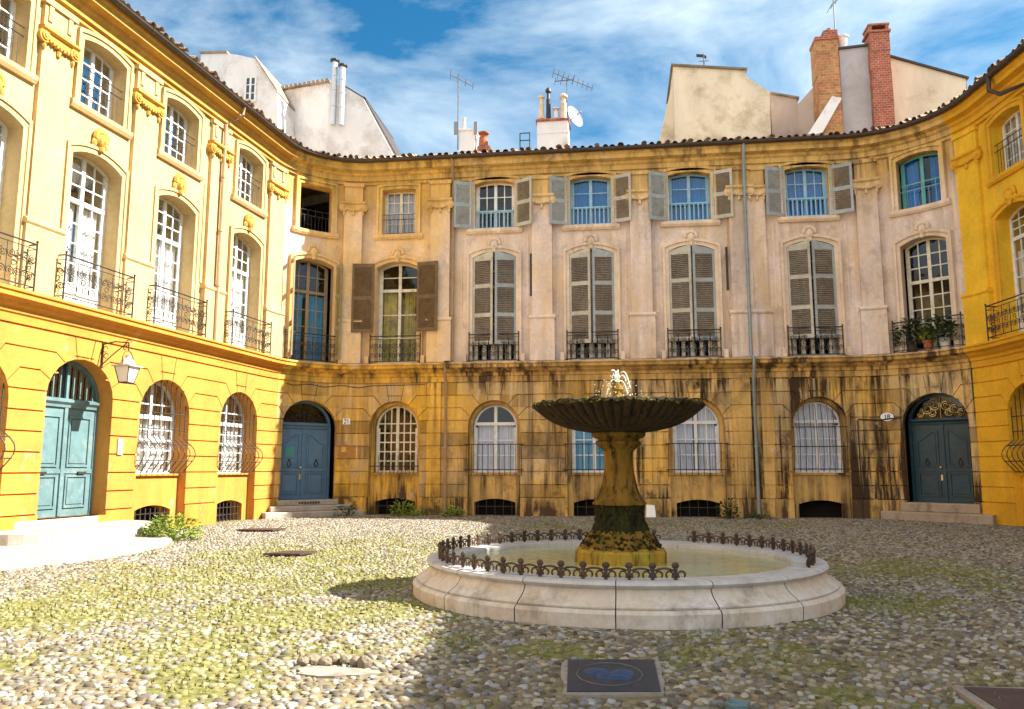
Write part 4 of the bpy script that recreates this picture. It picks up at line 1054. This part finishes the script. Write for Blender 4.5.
for i, (u, v, mt_, lab, hgt, n) in enumerate(((-.55, .12, 'leaf_dark', 'dark spreading shrub at the left end of the right corner balcony', .85, 150), (.45, .1, 'leaf_dark', 'dark drooping plant in a white pot on the right corner balcony', .8, 150))):
    P = FF(u, 5.4, v); r = empty('potted_plant', P, lab, 'plant', 'balcony plants'); mb = MB()
    mb.lathe((P[0], P[1], 5.37), [(.12, 0), (.17, .3), (.19, .3), (.19, .36), (.15, .36)], 14); part('pot', mb, M['white_pot'] if i else M['gutter'], r)
    mb = MB(); leaves(mb, (P[0], P[1], 5.7), .42, hgt, n, .22, .5, i); part('foliage', mb, M[mt_], r)
P = FF(-.02, 5.4, .22); r = empty('potted_plant', P, 'small terracotta pot with a green plant in the middle of the right corner balcony', 'plant', 'balcony plants')
mb = MB(); mb.lathe((P[0], P[1], 5.37), [(.11, 0), (.15, .26), (.18, .26), (.18, .32), (.13, .32)], 14); part('pot', mb, M['pot'], r)
mb = MB(); leaves(mb, (P[0], P[1], 5.68), .25, .5, 60, .2, .6, 9); part('foliage', mb, M['leaf'], r)

# ------------------------------------------------------------------ fountain
FC = Vector((-.015, 11.42, 0)); FB = Vector((-.005, 11.42, 0))     # the stem stands a little off the basin's centre
ft = empty('fountain', FC, 'stone fountain with a mossy bowl on a thick stem in a round basin', 'fountain')
def joint(r, z, g, j): return r, z
RB = 2.80
mb = MB()
for i in range(16):
    a0, a1 = 2*PI*(i-.06)/16, 2*PI*(i+.94)/16; e = .0022
    mb.lathe(FB, [(2.2, -.1), (RB+.0, -.1), (RB+.01, .13), (RB-.015, .165), (RB-.06, .168)], 9, a0+e, a1-e)
part('basin_plinth', mb, M['basin_stone'], ft)
mb = MB(); off = .2
for i in range(16):
    a0, a1 = 2*PI*(i-.06)/16, 2*PI*(i+.94)/16; e = .0022
    mb.lathe(FB, [(2.25, .1), (RB-.055, .172), (RB-.05, .19), (RB-.09, .215), (RB-.145, .25), (RB-.195, .30), (RB-.215, .345), (RB-.215, .36)], 9, a0+e, a1-e)
part('basin_wall', mb, M['basin_stone'], ft, smooth=True)
mb = MB()
for i in range(16):
    a0, a1 = 2*PI*(i-.06)/16, 2*PI*(i+.94)/16; e = .0018
    mb.lathe(FB, [(2.2, .1), (2.2, .40), (2.22, .425), (2.56, .435), (2.62, .425), (2.64, .395), (2.615, .365), (2.54, .355)], 9, a0+e, a1-e)
part('basin_rim', mb, M['kerb_stone'], ft, smooth=True)
mb = MB(); mb.lathe(FB, [(0.001, .36), (1.2, .36), (2.202, .36)], 48, caps=False); part('basin_water', mb, M['water'], ft)
mb = MB(); mb.lathe(FB, [(2.5, -.12), (2.3, -.1), (2.2, .14)], 40, caps=False); mb.lathe(FB, [(2.3, .1), (0.01, .1)], 32, caps=False); part('basin_floor', mb, M['plinth_stone'], ft)
# iron cresting, in the three lengths that survive
def cresting(a0, a1):
    mb = MB(); rr_ = 2.47; n = max(2, round((a1-a0)*rr_/.25)); st_ = (a1-a0)/n
    def Pt(a, z, dr=0): return (FB.x+(rr_+dr)*math.cos(a), FB.y+(rr_+dr)*math.sin(a), z)
    z0 = .435
    for i in range(n+1):
        a = a0+st_*i
        T_ = np.array([-math.sin(a), math.cos(a)]); Fk = FMap(0, np.array(Pt(a, 0)[:2]), T_, np.array([math.cos(a), math.sin(a)]))
        mb.ball((0, z0+.148, 0), .043, .036, .024, Fk, 8, 6)
        mb.ball((0, z0+.105, 0), .026, .03, .018, Fk, 6, 4)
        mb.box(Fk, -.018, .018, z0-.02, z0+.13, -.012, .012)
        mb.box(Fk, -.04, .04, z0+.02, z0+.045, -.012, .012)
        for sg in (-1, 1):
            mb.tube(arcpts(Fk, sg*.066, z0+.052, .038, PI/2+sg*2.4, PI/2-sg*2.4, 0, 8), .0115, 5)
        if i < n:
            mb.tube([Pt(a+st_*t, z0+.09+.03*math.sin(PI*t)) for t in (.1, .3, .5, .7, .9)], .011, 5)
    return part('cresting', mb, M['iron_rust'], ft)
def ang(x, y):
    p = ground_at(x, y, .5); return math.atan2(p.y-FB.y, p.x-FB.x)
aF = ang(660, 567); aB = ang(686, 523)
cresting(aB, aF+2*PI)
cresting(ang(812, 562), ang(742, 530))
# stem
prof = [(.64, .1), (.64, .50), (.62, .53), (.56, .54), (.54, .56)]
mb = MB(); mb.lathe(FC, prof, 10, R(18), R(18)+2*PI); part('plinth', mb, M['plinth_stone'], ft)
def rough_(amp, f=9): return lambda r, z, g, j: (r*(1+amp*(math.sin(g*f+z*13)+.6*math.sin(g*(f*2+1)+z*31+j))), z)
mb = MB(); mb.lathe(FC, [(.54, .54), (.53, .58), (.48, .64), (.44, .70), (.40, .76), (.38, .78)], 48, fr=rough_(.035)); part('stem_base', mb, M['stem_stone'], ft, smooth=True)
mb = MB(); mb.lathe(FC, [(.38, .68), (.385, .76), (.345, .84), (.31, .92), (.30, 1.0), (.315, 1.08), (.33, 1.12), (.31, 1.15)], 64, fr=rough_(.055, 13))
rg = random.Random(3)
for i in range(700):
    g_ = rg.uniform(0, 2*PI); z = rg.uniform(.62, 1.13); r_ = np.interp(z, [.62, .74, .84, .95, 1.05, 1.13], [.42, .39, .345, .31, .31, .33])
    s_ = rg.uniform(.014, .034); mb.ball((FC.x+r_*math.cos(g_), FC.y+r_*math.sin(g_), z-rg.uniform(0, .05)), s_, s_*rg.uniform(1, 2.6), s_, None, 6, 4)
for i in range(320):
    g_ = rg.uniform(0, 2*PI); z = rg.uniform(.56, .72); r_ = .55-(z-.56)*.75; s_ = rg.uniform(.008, .028); mb.ball((FC.x+r_*math.cos(g_), FC.y+r_*math.sin(g_), z), s_, s_*.8, s_, None, 6, 4)
part('moss', mb, M['moss'], ft, smooth=True)
def flute(n, amp): return lambda r, z, g, j: (r*(1+amp*abs(math.sin(g*n/2))), z)
mb = MB(); mb.lathe(FC, [(.31, 1.10), (.36, 1.12), (.36, 1.15), (.31, 1.20), (.265, 1.29), (.225, 1.43), (.202, 1.58), (.196, 1.72), (.198, 1.83), (.225, 1.87), (.28, 1.91), (.31, 1.94), (.31, 1.97), (.275, 1.99), (.29, 2.01), (.345, 2.03), (.37, 2.06), (.37, 2.09), (.345, 2.11)], 64, fr=lambda r, z, g, j: (r*(1+.03*math.sin(g*8)*(1 if z < 1.98 else 0)+.012*math.sin(g*23+z*17)), z)); part('stem', mb, M['stem_stone'], ft, smooth=True)
NFL = 52
def bowlf(r, z, g, j):
    a = np.interp(r, [.3, .5, 1.12, 1.2], [0, .035, .035, .025]) if j < 9 else 0
    return r*(1-a+a*2*abs(math.cos(g*NFL/2))**.7), z+(-.012*abs(math.cos(g*NFL/2)) if j == 9 else 0)+(.012*math.sin(g*17+1)+.008*math.sin(g*41) if j in (8, 9, 10) else 0)
mb = MB(); mb.lathe(FC, [(.30, 2.10), (.40, 2.105), (.55, 2.13), (.71, 2.17), (.86, 2.23), (.98, 2.305), (1.075, 2.385), (1.135, 2.435), (1.17, 2.46), (1.185, 2.48), (1.175, 2.498), (1.13, 2.505), (1.05, 2.49), (.8, 2.44), (0.02, 2.42)], NFL*6, fr=bowlf, caps=False)
bowl = part('bowl', mb, M['bowl_stone'], ft, smooth=True)
mb = MB()
for i in range(300):
    g_ = rg.uniform(0, 2*PI); s_ = rg.uniform(.01, .028); r_ = rg.uniform(1.14, 1.178)
    mb.ball((FC.x+r_*math.cos(g_), FC.y+r_*math.sin(g_), 2.49-rg.random()**2*.05), s_, s_*rg.uniform(.5, 1.1), s_, None, 6, 4)
part('rim_moss', mb, M['rim_moss'], bowl, smooth=True)
mb = MB(); mb.lathe(FC, [(0.001, 2.50), (1.12, 2.502)], 48, caps=False); part('bowl_water', mb, M['water'], bowl)
mb = MB(); mb.lathe(FC, [(.13, 2.44), (.13, 2.56), (.08, 2.6), (.05, 2.66), (.09, 2.7), (.06, 2.76), (.03, 2.8), (0, 2.81)], 14); part('nozzle', mb, M['stem_stone'], ft, smooth=True)
mb = MB()
for i in range(8):
    g_ = 2*PI*i/8+rg.uniform(-.2, .2); R_ = rg.uniform(.12, .33); H_ = rg.uniform(.08, .24)
    pts = [(FC.x+R_*t*math.cos(g_), FC.y+R_*t*math.sin(g_), 2.78+H_*4*t*(1-t)*1.1-.26*t*t) for t in [k/12 for k in range(13)]]
    cut_ = rg.randint(6, 12); mb.tube(pts[:cut_+1], .0055, 5, taper=1.6)
    for q_ in pts[cut_:]: mb.ball((q_[0]+rg.uniform(-.015, .015), q_[1]+rg.uniform(-.015, .015), q_[2]+rg.uniform(-.01, .01)), .008, .012, .008, None, 5, 4)
for i in range(70):
    g_ = rg.uniform(0, 2*PI); r_ = rg.uniform(.02, .36); mb.ball((FC.x+r_*math.cos(g_), FC.y+r_*math.sin(g_), 2.52+rg.uniform(0, .42)*(1-r_)), .006, .008, .006, None, 5, 4)
part('water_jet', mb, M['jet'], ft, smooth=True, kind='stuff')

# ------------------------------------------------------------------ ground
MOSS = []
for (x, y, r_, a) in ((60, 612, 1.3, .8), (140, 590, 1.5, .8), (220, 575, 2.0, .8), (300, 555, 2.4, .75), (380, 545, 2.4, .6), (390, 580, 1.0, .9), (400, 606, .9, .9), (230, 640, .75, 1.), (200, 670, .55, 1.), (245, 615, .9, .9), (300, 620, .7, .8), (330, 650, .5, .7), (180, 690, .3, .8),
                      (280, 690, .3, .6), (450, 640, .5, .7), (560, 650, .5, .6), (700, 650, .5, .6), (760, 665, .4, .5), (900, 570, 1.6, .75), (960, 580, 1.2, .7), (720, 640, .6, .5), (860, 600, 1.2, .5), (640, 524, 2.0, .6), (560, 528, 1.6, .6), (780, 524, 1.6, .5), (950, 640, .6, .4), (840, 690, .25, .5), (0, 660, .5, .4)):
    p = ground_at(x, y); MOSS.append((p.x, p.y, r_, a))
def vnoise(x, y, sc, seed):
    rs = np.random.default_rng(seed); g_ = rs.random((128, 128)); fx, fy = x*sc+500, y*sc+500
    ix, iy = np.floor(fx).astype(int), np.floor(fy).astype(int); tx, ty = fx-ix, fy-iy; tx = tx*tx*(3-2*tx); ty = ty*ty*(3-2*ty)
    v = lambda a, b: g_[a % 128, b % 128]
    return (v(ix, iy)*(1-tx)+v(ix+1, iy)*tx)*(1-ty)+(v(ix, iy+1)*(1-tx)+v(ix+1, iy+1)*tx)*ty
def fbm(x, y, sc, seed): return .5*vnoise(x, y, sc, seed)+.3*vnoise(x, y, sc*2.1, seed+1)+.2*vnoise(x, y, sc*4.3, seed+2)
def mossf(x, y):
    m = np.zeros_like(x)
    for (cx, cy, r_, a) in MOSS: m = np.maximum(m, a*np.exp(-((x-cx)**2+((y-cy))**2)/(r_*r_)))
    return np.clip(m*1.1+.14+(fbm(x, y, 1.3, 5)-.5)*1.2+(fbm(x, y, 4.5, 8)-.5)*.8, 0, 1)
def inside_fac(x, y, pad=.15):
    ok = (x > -14.2+.0) & (x < 14) & (y < 28.6); return ok
# base sheet
nx, ny = 150, 170
gx = np.linspace(-60, 60, 2); 
xs = np.r_[-60, np.linspace(-15, 15, nx), 60]; ys = np.r_[-40, np.linspace(1, 29.5, ny), 70]
Xg, Yg = np.meshgrid(xs, ys); Zg = np.where((abs(Xg) < 15) & (Yg > 1) & (Yg < 29.5), (fbm(Xg, Yg, .5, 11)-.5)*.03, 0)-.012
me = bpy.data.meshes.new('ground'); n1 = len(xs); n2 = len(ys)
idx = np.arange(n1*n2).reshape(n2, n1); quads = np.stack([idx[:-1, :-1], idx[:-1, 1:], idx[1:, 1:], idx[1:, :-1]], -1).reshape(-1, 4)
me.from_pydata(np.stack([Xg.ravel(), Yg.ravel(), Zg.ravel()], -1).tolist(), [], quads.tolist())
at_ = me.attributes.new('moss', 'FLOAT', 'POINT'); at_.data.foreach_set('value', mossf(Xg.ravel(), Yg.ravel()).astype(np.float32))
g = G('earth_between_cobbles', .95, .1); ms = g.n('ShaderNodeAttribute', attribute_name='moss').outputs['Fac']
c0 = g.mix(g.ramp(g.noise(3, 6, .7), [(.3, 0.), (.7, 1.)]), (.095, .075, .042), (.29, .245, .14))
c1 = g.mix(g.ramp(g.noise(9, 6, .75), [(.35, 0.), (.65, 1.)]), (.06, .072, .018), (.26, .24, .095))
f = g.ramp(g.math('ADD', ms, g.math('MULTIPLY', g.math('SUBTRACT', g.noise(14, 5, .7), .5), .9)), [(.25, 0.), (.5, 1.)])
g.col(g.mix(f, c0, c1)); g.bump(g.noise(30, 6, .75), .6, .02); me.materials.append(g.m)
setting('ground', me)
# cobbles
sp = .078
cx, cy = np.meshgrid(np.arange(-13.2, 13.2, sp), np.arange(3.0, 28.2, sp*.92)); cx[1::2] += sp/2
cx = (cx+rng.uniform(-.36, .36, cx.shape)*sp).ravel(); cy = (cy+rng.uniform(-.36, .36, cy.shape)*sp).ravel()
vis = (np.abs(cx+.13*cy) < .66*cy+1.6)
rad = np.hypot(cx-FB.x, cy-FB.y) > RB+.04
pj = ground_at(334, 672); hole1 = (((cx-pj.x)/.30)**2+((cy-pj.y)/.16)**2) > 1
pm = [ground_at(568, 661), ground_at(654, 661), ground_at(661, 693), ground_at(567, 693)]
mx0, mx1 = min(p.x for p in pm)-.05, max(p.x for p in pm)+.03; my0, my1 = min(p.y for p in pm)-.05, max(p.y for p in pm)+.05
man = ~((cx > mx0) & (cx < mx1) & (cy > my0) & (cy < my1))
p2 = ground_at(968, 690); man2 = ~((cx > p2.x-.12) & (cy < p2.y+.07) & (cy > p2.y-.75) & (cx < p2.x+.85))
wl = -12.4+.09*(cy-19)+.25; wr = 11.35+.14*(23-cy)-.2
okw = (cx > wl) & (cx < wr)
sel = vis & rad & hole1 & man & man2 & okw
cx, cy = cx[sel], cy[sel]
mo = mossf(cx, cy); keep = rng.random(len(cx)) > np.clip(.06+(mo-.3)*.8, .05, .45); cx, cy, mo = cx[keep], cy[keep], mo[keep]
N = len(cx)
size = sp*rng.uniform(.30, .60, N)*(1+.25*(vnoise(cx, cy, .35, 21)-.5)); ecc = rng.uniform(.6, 1., N); rot = rng.uniform(0, PI, N)+0
hgt = rng.uniform(.006, .022, N); tilt = rng.normal(0, .12, (N, 2))
rings = [(1.0, -.5), (.97, .35), (.72, .92)]; S_ = 7
vt = []
for (rr_, hh) in rings:
    for k in range(S_): vt.append((rr_*math.cos(2*PI*k/S_), rr_*math.sin(2*PI*k/S_), hh))
vt.append((0, 0, 1.02)); vt = np.array(vt); nv = len(vt)
jit = 1+rng.normal(0, .09, (N, nv))
lx = vt[None, :, 0]*size[:, None]*jit; ly = vt[None, :, 1]*(size*ecc)[:, None]*jit; lz = vt[None, :, 2]*hgt[:, None]*(1+.08*rng.normal(0, 1, (N, nv)))
wx = cx[:, None]+lx*np.cos(rot)[:, None]-ly*np.sin(rot)[:, None]; wy = cy[:, None]+lx*np.sin(rot)[:, None]+ly*np.cos(rot)[:, None]
wz = lz+tilt[:, :1]*lx+tilt[:, 1:]*ly+(fbm(cx, cy, .5, 11)[:, None]-.5)*.03-.012
co = np.stack([wx, wy, wz], -1).reshape(-1, 3).astype(np.float32)
fq = []
for r_ in range(2):
    for k in range(S_): fq.append((r_*S_+k, r_*S_+(k+1) % S_, (r_+1)*S_+(k+1) % S_, (r_+1)*S_+k))
ft3 = [(2*S_+k, 2*S_+(k+1) % S_, nv-1) for k in range(S_)]
fq = np.array(fq); ft3 = np.array(ft3); base = (np.arange(N)*nv)[:, None, None]
loopsq = (fq[None]+base).reshape(-1); loopst = (ft3[None]+base).reshape(-1)
me = bpy.data.meshes.new('cobbles'); me.vertices.add(N*nv); me.vertices.foreach_set('co', co.ravel())
nq, nt_ = len(fq)*N, len(ft3)*N
me.loops.add(nq*4+nt_*3); me.loops.foreach_set('vertex_index', np.r_[loopsq, loopst].astype(np.int32))
me.polygons.add(nq+nt_); ls = np.r_[np.arange(nq)*4, nq*4+np.arange(nt_)*3].astype(np.int32)
me.polygons.foreach_set('loop_start', ls); me.update(calc_edges=True); me.validate()
me.polygons.foreach_set('use_smooth', np.ones(nq+nt_, bool))
pal = np.array([(.24, .205, .145), (.165, .145, .11), (.29, .25, .185), (.115, .10, .08), (.20, .155, .09), (.34, .305, .24), (.08, .068, .05), (.18, .178, .178), (.27, .268, .26)])
pc = pal[rng.integers(0, len(pal), N)]*rng.uniform(.8, 1.2, (N, 1))
mf = np.clip((mo-.4)*1.1+rng.normal(0, .2, N), 0, .8)[:, None]; pc = pc*(1-mf)+np.array([(.20, .19, .055)])*mf
ca = me.attributes.new('tone', 'FLOAT_COLOR', 'POINT'); ca.data.foreach_set('color', np.repeat(np.c_[pc, np.ones(N)], nv, 0).astype(np.float32).ravel())
g = G('river_cobbles', .75, .3); at2 = g.n('ShaderNodeAttribute', attribute_name='tone').outputs['Color']
cc = g.mix(1., at2, g.ramp(g.noise(40, 5, .7), [(.25, .8), (.75, 1.2)]), 'MULTIPLY'); g.col(cc); g.bump(g.noise(60, 4, .7), .2, .005); me.materials.append(g.m)
o = bpy.data.objects.new('cobblestones', me); COL.objects.link(o); o['kind'] = 'stuff'
# grass and moss tufts
nb = 16000
px, py = rng.uniform(-12.5, 11, nb*3), 3.5+24.5*rng.random(nb*3)**1.4
mm = mossf(px, py); k_ = (rng.random(nb*3) < np.clip((mm-.3)*1.6, 0, 1)) & (np.abs(px+.13*py) < .66*py+1) & (np.hypot(px-FB.x, py-FB.y) > RB+.05) & (px > -12.4+.09*(py-19)+.1) & ~((px > mx0) & (px < mx1) & (py > my0) & (py < my1))
px, py = px[k_][:nb], py[k_][:nb]; nb = len(px)
th = rng.uniform(0, 2*PI, nb); hb = .004+.03*rng.random(nb)**2.2; wb = rng.uniform(.006, .013, nb)*(1+py/22); lean = rng.uniform(0, .028, nb); th2 = rng.uniform(0, 2*PI, nb)
hb = hb*(1+py/40)
v0 = np.stack([px-wb*np.cos(th), py-wb*np.sin(th), np.full(nb, -.01)], -1); v1 = np.stack([px+wb*np.cos(th), py+wb*np.sin(th), np.full(nb, -.01)], -1)
v2 = np.stack([px+lean*np.cos(th2), py+lean*np.sin(th2), hb+.012], -1)
V = np.stack([v0, v1, v2], 1).reshape(-1, 3)
me = bpy.data.meshes.new('grass'); me.from_pydata(V.tolist(), [], np.arange(nb*3).reshape(-1, 3).tolist())
g = G('moss_and_grass', .8, .2); g.col(g.mix(g.ramp(g.noise(2.2, 5, .7), [(.35, 0.), (.65, 1.)]), (.085, .105, .02), (.25, .235, .075))); me.materials.append(g.m)
o = bpy.data.objects.new('grass_tufts', me); COL.objects.link(o); o['kind'] = 'stuff'

# covers, plates, broken patch
cq = [Vector((p.x, p.y, 0)) for p in pm]; cc_ = sum(cq, Vector())/4; mb = MB(); bed = []
rgm = random.Random(4)
for i_ in range(4):
    a_, b_ = cq[i_], cq[(i_+1) % 4]
    for k_ in range(6):
        q_ = a_.lerp(b_, k_/6); bed.append(q_+(q_-cc_).normalized()*rgm.uniform(.02, .075)+Vector((0, 0, -.05)))
mb.prism(bed, (0, 0, .056))
r = empty('manhole_cover', ((mx0+mx1)/2, (my0+my1)/2, 0), 'dark rectangular cast cover with a blue oval emblem in the cobbles before the basin', 'manhole cover')
part('mortar_bed', mb, M['mortar'], r)
c0x, c0y, hx, hy = (mx0+mx1)/2, (my0+my1)/2, (mx1-mx0)/2-.05, (my1-my0)/2-.055
mb = MB(); mb.prism([q_+Vector((0, 0, -.02)) for q_ in cq], (0, 0, .034))
n = 15
part('cover_plate', mb, M['cover'], r)
mb = MB(); mb.tube([(c0x+hx*.72*math.cos(2*PI*i/28), c0y+hy*.66*math.sin(2*PI*i/28), .0145) for i in range(28)], .006, 6, True)
part('emblem_ring', mb, M['cover_grey'], r)
mb = MB()
for (dx, dy, rx, ry) in ((-.28, .12, .30, .22), (-.12, -.05, .18, .3), (.28, .06, .26, .26), (.2, -.2, .3, .14)):
    mb.ball((c0x+dx*hx, c0y+dy*hy, 0.013), rx*hx, .010, ry*hy, None, 14, 6)
part('emblem', mb, M['cover_blue'], r, smooth=True)
r = empty('manhole_cover', (p2.x+.3, p2.y-.3, 0), 'rusty brown plate with pale mortar edge at the bottom right corner of the cobbles', 'manhole cover')
mb = MB(); mb.prism([(p2.x-.11, p2.y-.7, -.05), (p2.x+.8, p2.y-.7, -.05), (p2.x+.8, p2.y+.05, -.05), (p2.x-.11, p2.y+.05, -.05)], (0, 0, .066)); part('mortar_bed', mb, M['mortar'], r)
mb = MB(); mb.prism([(p2.x-.03, p2.y-.62, 0), (p2.x+.72, p2.y-.62, 0), (p2.x+.72, p2.y-.01, 0), (p2.x-.03, p2.y-.01, 0)], (0, 0, .025)); part('cover_plate', mb, M['cover_brown'], r)
p = ground_at(737, 708); mb = MB(); mb.lathe((p.x, p.y, -.02), [(.075, 0), (.075, .05), (.06, .062), (.05, .05), (.0, .05)], 20)
thing('valve_cap', mb, M['door_left'], (p.x, p.y, 0), 'small round teal valve cap in the cobbles by the dark cover', 'valve cap')
for (x0, x1, y, lab) in ((268, 312, 555, 'thin rusty plate lying flat on the sunlit cobbles nearer the fountain'), (240, 282, 531, 'thin rusty plate lying flat below the cellar grille near the blue-grey door')):
    a, b = ground_at(x0, y), ground_at(x1, y); mb = MB(); d = .55; e = .12
    mb.prism([(a.x, a.y-d*.4, .02), (b.x-e, b.y-d*.55, .02), (b.x, b.y+d*.5, .02), (a.x+e*2, a.y+d*.6, .02)], (0, 0, .035)); mb.prism([(a.x+.1, a.y-d*.3, -.05), (b.x-e-.1, b.y-d*.45, -.05), (b.x-.1, b.y+d*.4, -.05), (a.x+e*2+.1, a.y+d*.4, -.05)], (0, 0, .07))
    thing('ground_plate', mb, M['cover_brown'], ((a.x+b.x)/2, a.y, 0), lab, 'metal plate')
mb = MB(); ring = []
for i in range(18): t = 2*PI*i/18; k = 1+.13*math.sin(3*t+1)+.07*math.sin(7*t); ring.append((pj.x+.33*k*math.cos(t), pj.y+.15*k*math.sin(t), -.05))
mb.prism(ring, (0, 0, .058)); thing('mortar_patch', mb, M['mortar'], (pj.x, pj.y, 0), 'pale mortar patch where cobbles are missing on the sunlit ground', 'patch')
rg = random.Random(12)
for i in range(7):
    x = 303+i*10.5+rg.uniform(-3, 3); p = ground_at(x, 663+rg.uniform(-2, 3)+(3 if i > 4 else 0)); mb = MB(); s_ = rg.uniform(.06, .10)
    vs = []
    mb.ball((p.x, p.y, .025), s_*rg.uniform(.6, .9), s_*rg.uniform(.45, .75), s_*rg.uniform(.5, .8), None, 10, 7)
    mb.v = [(a+rg.uniform(-.005, .005), b+rg.uniform(-.005, .005), c_+rg.uniform(-.004, .004)) for a, b, c_ in mb.v]
    thing('loose_stone', mb, M['loose'], (p.x, p.y, 0), 'loose upended cobble in the row along the pale mortar patch', 'stone', 'loose stones at the mortar patch')
# white board leaning by the back wall behind the stem
a, b = at(646, 519, 28.1), at(656, 519, 28.1); mb = MB(); mb.prism([(a.x, 28.05, 0), (b.x, 28.05, 0), (b.x-.03, 28.22, .38), (a.x+.03, 28.22, .40)], (0, .03, .01))
thing('white_board', mb, M['plaque'], (a.x, 28.1, 0), 'small white board leaning on the back wall behind the fountain stem', 'board')

# weeds
def weed(x, y, Y, rx, h, n, size, mat, label, seed, wide=1.):
    p = at(x, y, Y); mb = MB(); c = (p.x, p.y, 0)
    r = empty('weed', c, label, 'plant', 'weeds along the walls')
    m2 = MB(); rg2 = random.Random(seed)
    for i in range(10):
        t = rg2.uniform(0, 2*PI); q_ = rg2.uniform(.3, .8)*rx; m2.tube([(p.x+rg2.uniform(-.05, .05), p.y, 0), (p.x+q_*.5*math.cos(t), p.y+q_*.4*math.sin(t), h*.45), (p.x+q_*math.cos(t)*wide, p.y+q_*math.sin(t)*.7, h*.8)], .008, 4)
    part('stem', m2, M[mat], r)
    leaves(mb, c, rx, h, n, size, .5, seed)
    mb.v = [(p.x+(a-p.x)*wide, b_, max(.0, c_)) for a, b_, c_ in mb.v]
    part('foliage', mb, M[mat], r)
def onground(x, y): return ground_at(x, y).y
weed(172, 541, onground(172, 540), .55, .62, 900, .10, 'leaf', 'largest bright green weed clump below the belly grille on the left wing', 1, 1.15)
weed(152, 541, onground(152, 541), .3, .34, 160, .08, 'leaf', 'small weed beside the big clump and the teal door steps', 2)
weed(346, 514, 27.6, .42, .36, 200, .10, 'leaf_dark', 'low dark weed at the right end of the blue-grey door steps', 3)
weed(402, 519, 27.7, .42, .6, 260, .11, 'leaf', 'upright weed clump under the left ground floor window of the mansion', 4)
weed(417, 521, 27.6, .3, .25, 120, .09, 'leaf', 'low weed creeping along the wall right of the upright clump', 6)
weed(452, 520, 27.7, .42, .38, 220, .11, 'leaf', 'yellow green weed mound at the foot of the ochre downpipe', 5)
weed(729, 524, 27.6, .34, .72, 150, .13, 'leaf_dark', 'tall dark weed by the grey downpipe right of the fountain', 7)
weed(760, 524, 27.6, .5, .16, 120, .09, 'leaf_dark', 'flat dark weed between the grey downpipe and the right ground floor window', 8)

# ------------------------------------------------------------------ world, sun, camera
EL, AZ = R(42), R(6)
w = bpy.data.worlds.new('World'); scn.world = w; w.use_nodes = True; nt = w.node_tree
bg = nt.nodes['Background']; sky = nt.nodes.new('ShaderNodeTexSky'); sky.sky_type = 'NISHITA'; sky.sun_disc = False
sky.sun_elevation = EL; sky.sun_rotation = PI/2-AZ; sky.air_density = 1.0; sky.dust_density = .4; sky.ozone_density = 2.5
def wn(t, ins=None, **pr):
    k = nt.nodes.new(t)
    for a, b in pr.items(): setattr(k, a, b)
    for a, b in (ins or {}).items():
        if isinstance(b, bpy.types.NodeSocket): nt.links.new(b, k.inputs[a])
        else: k.inputs[a].default_value = b
    return k
tc = wn('ShaderNodeTexCoord').outputs['Generated']; sep = wn('ShaderNodeSeparateXYZ', {0: tc}).outputs
mp = wn('ShaderNodeMapping', {'Vector': tc, 'Rotation': (.0, .35, .3), 'Scale': (1.5, 1.5, 4.2)}).outputs[0]
nz = wn('ShaderNodeTexNoise', {'Vector': mp, 'Scale': 1.55, 'Detail': 8, 'Roughness': .56, 'Distortion': .35}).outputs['Fac']
sep = wn('ShaderNodeSeparateXYZ', {0: tc}).outputs
south_fill = wn('ShaderNodeMapRange', {0: sep[1], 1: .25, 2: -.35, 3: 0., 4: .2}).outputs[0]      # unseen cloud bank added behind the camera to fill the shaded facade
nz = wn('ShaderNodeMath', {0: nz, 1: south_fill}, operation='ADD').outputs[0]
rp = wn('ShaderNodeValToRGB', {'Fac': nz}); rp.color_ramp.elements[0].position = .45; rp.color_ramp.elements[0].color = (0, 0, 0, 1); rp.color_ramp.elements[1].position = .70; rp.color_ramp.elements[1].color = (.95, .95, .95, 1)
tint = wn('ShaderNodeMix', {0: 1., 6: sky.outputs[0], 7: (.095, .35, .43, 1)}, data_type='RGBA', blend_type='MULTIPLY').outputs[2]
ccol = wn('ShaderNodeMix', {0: wn('ShaderNodeMapRange', {0: sep[1], 1: .35, 2: -.3, 3: 0., 4: 1.}).outputs[0], 6: (2.95, 3.4, 3.55, 1), 7: (3.9, 3.9, 3.9, 1)}, data_type='RGBA').outputs[2]  # clouds turn brighter to the south, part of the added fill
cl = wn('ShaderNodeMix', {0: rp.outputs[0], 6: tint, 7: ccol}, data_type='RGBA').outputs[2]
nt.links.new(cl, bg.inputs[0]); bg.inputs[1].default_value = .115
sd = bpy.data.lights.new('sun', 'SUN'); sd.energy = 5.0; sd.angle = R(.53); sd.color = (1, .93, .82)
so = bpy.data.objects.new('sun', sd); COL.objects.link(so)
S = Vector((math.cos(EL)*math.cos(AZ), math.cos(EL)*math.sin(AZ), math.sin(EL))); so.rotation_euler = S.to_track_quat('Z', 'Y').to_euler(); so.location = (30, 10, 40)
cd = bpy.data.cameras.new('camera'); cam = bpy.data.objects.new('camera', cd); COL.objects.link(cam)
cd.sensor_width = 36; cd.sensor_fit = 'HORIZONTAL'; cd.lens = FOC/1024*36; cd.clip_end = 500; cd.clip_start = .1
cam.matrix_world = Matrix(((RT.x, UP.x, -FW.x, 0), (RT.y, UP.y, -FW.y, 0), (RT.z, UP.z, -FW.z, CAMH), (0, 0, 0, 1)))
scn.camera = cam
vs = scn.view_settings; vs.view_transform = 'Standard'; vs.look = 'None'; vs.gamma = 1; vs.use_curve_mapping = False; vs.exposure = 1.8
scn.cycles.max_bounces = 8; scn.cycles.diffuse_bounces = 5; scn.cycles.transparent_max_bounces = 12; scn.cycles.caustics_reflective = False
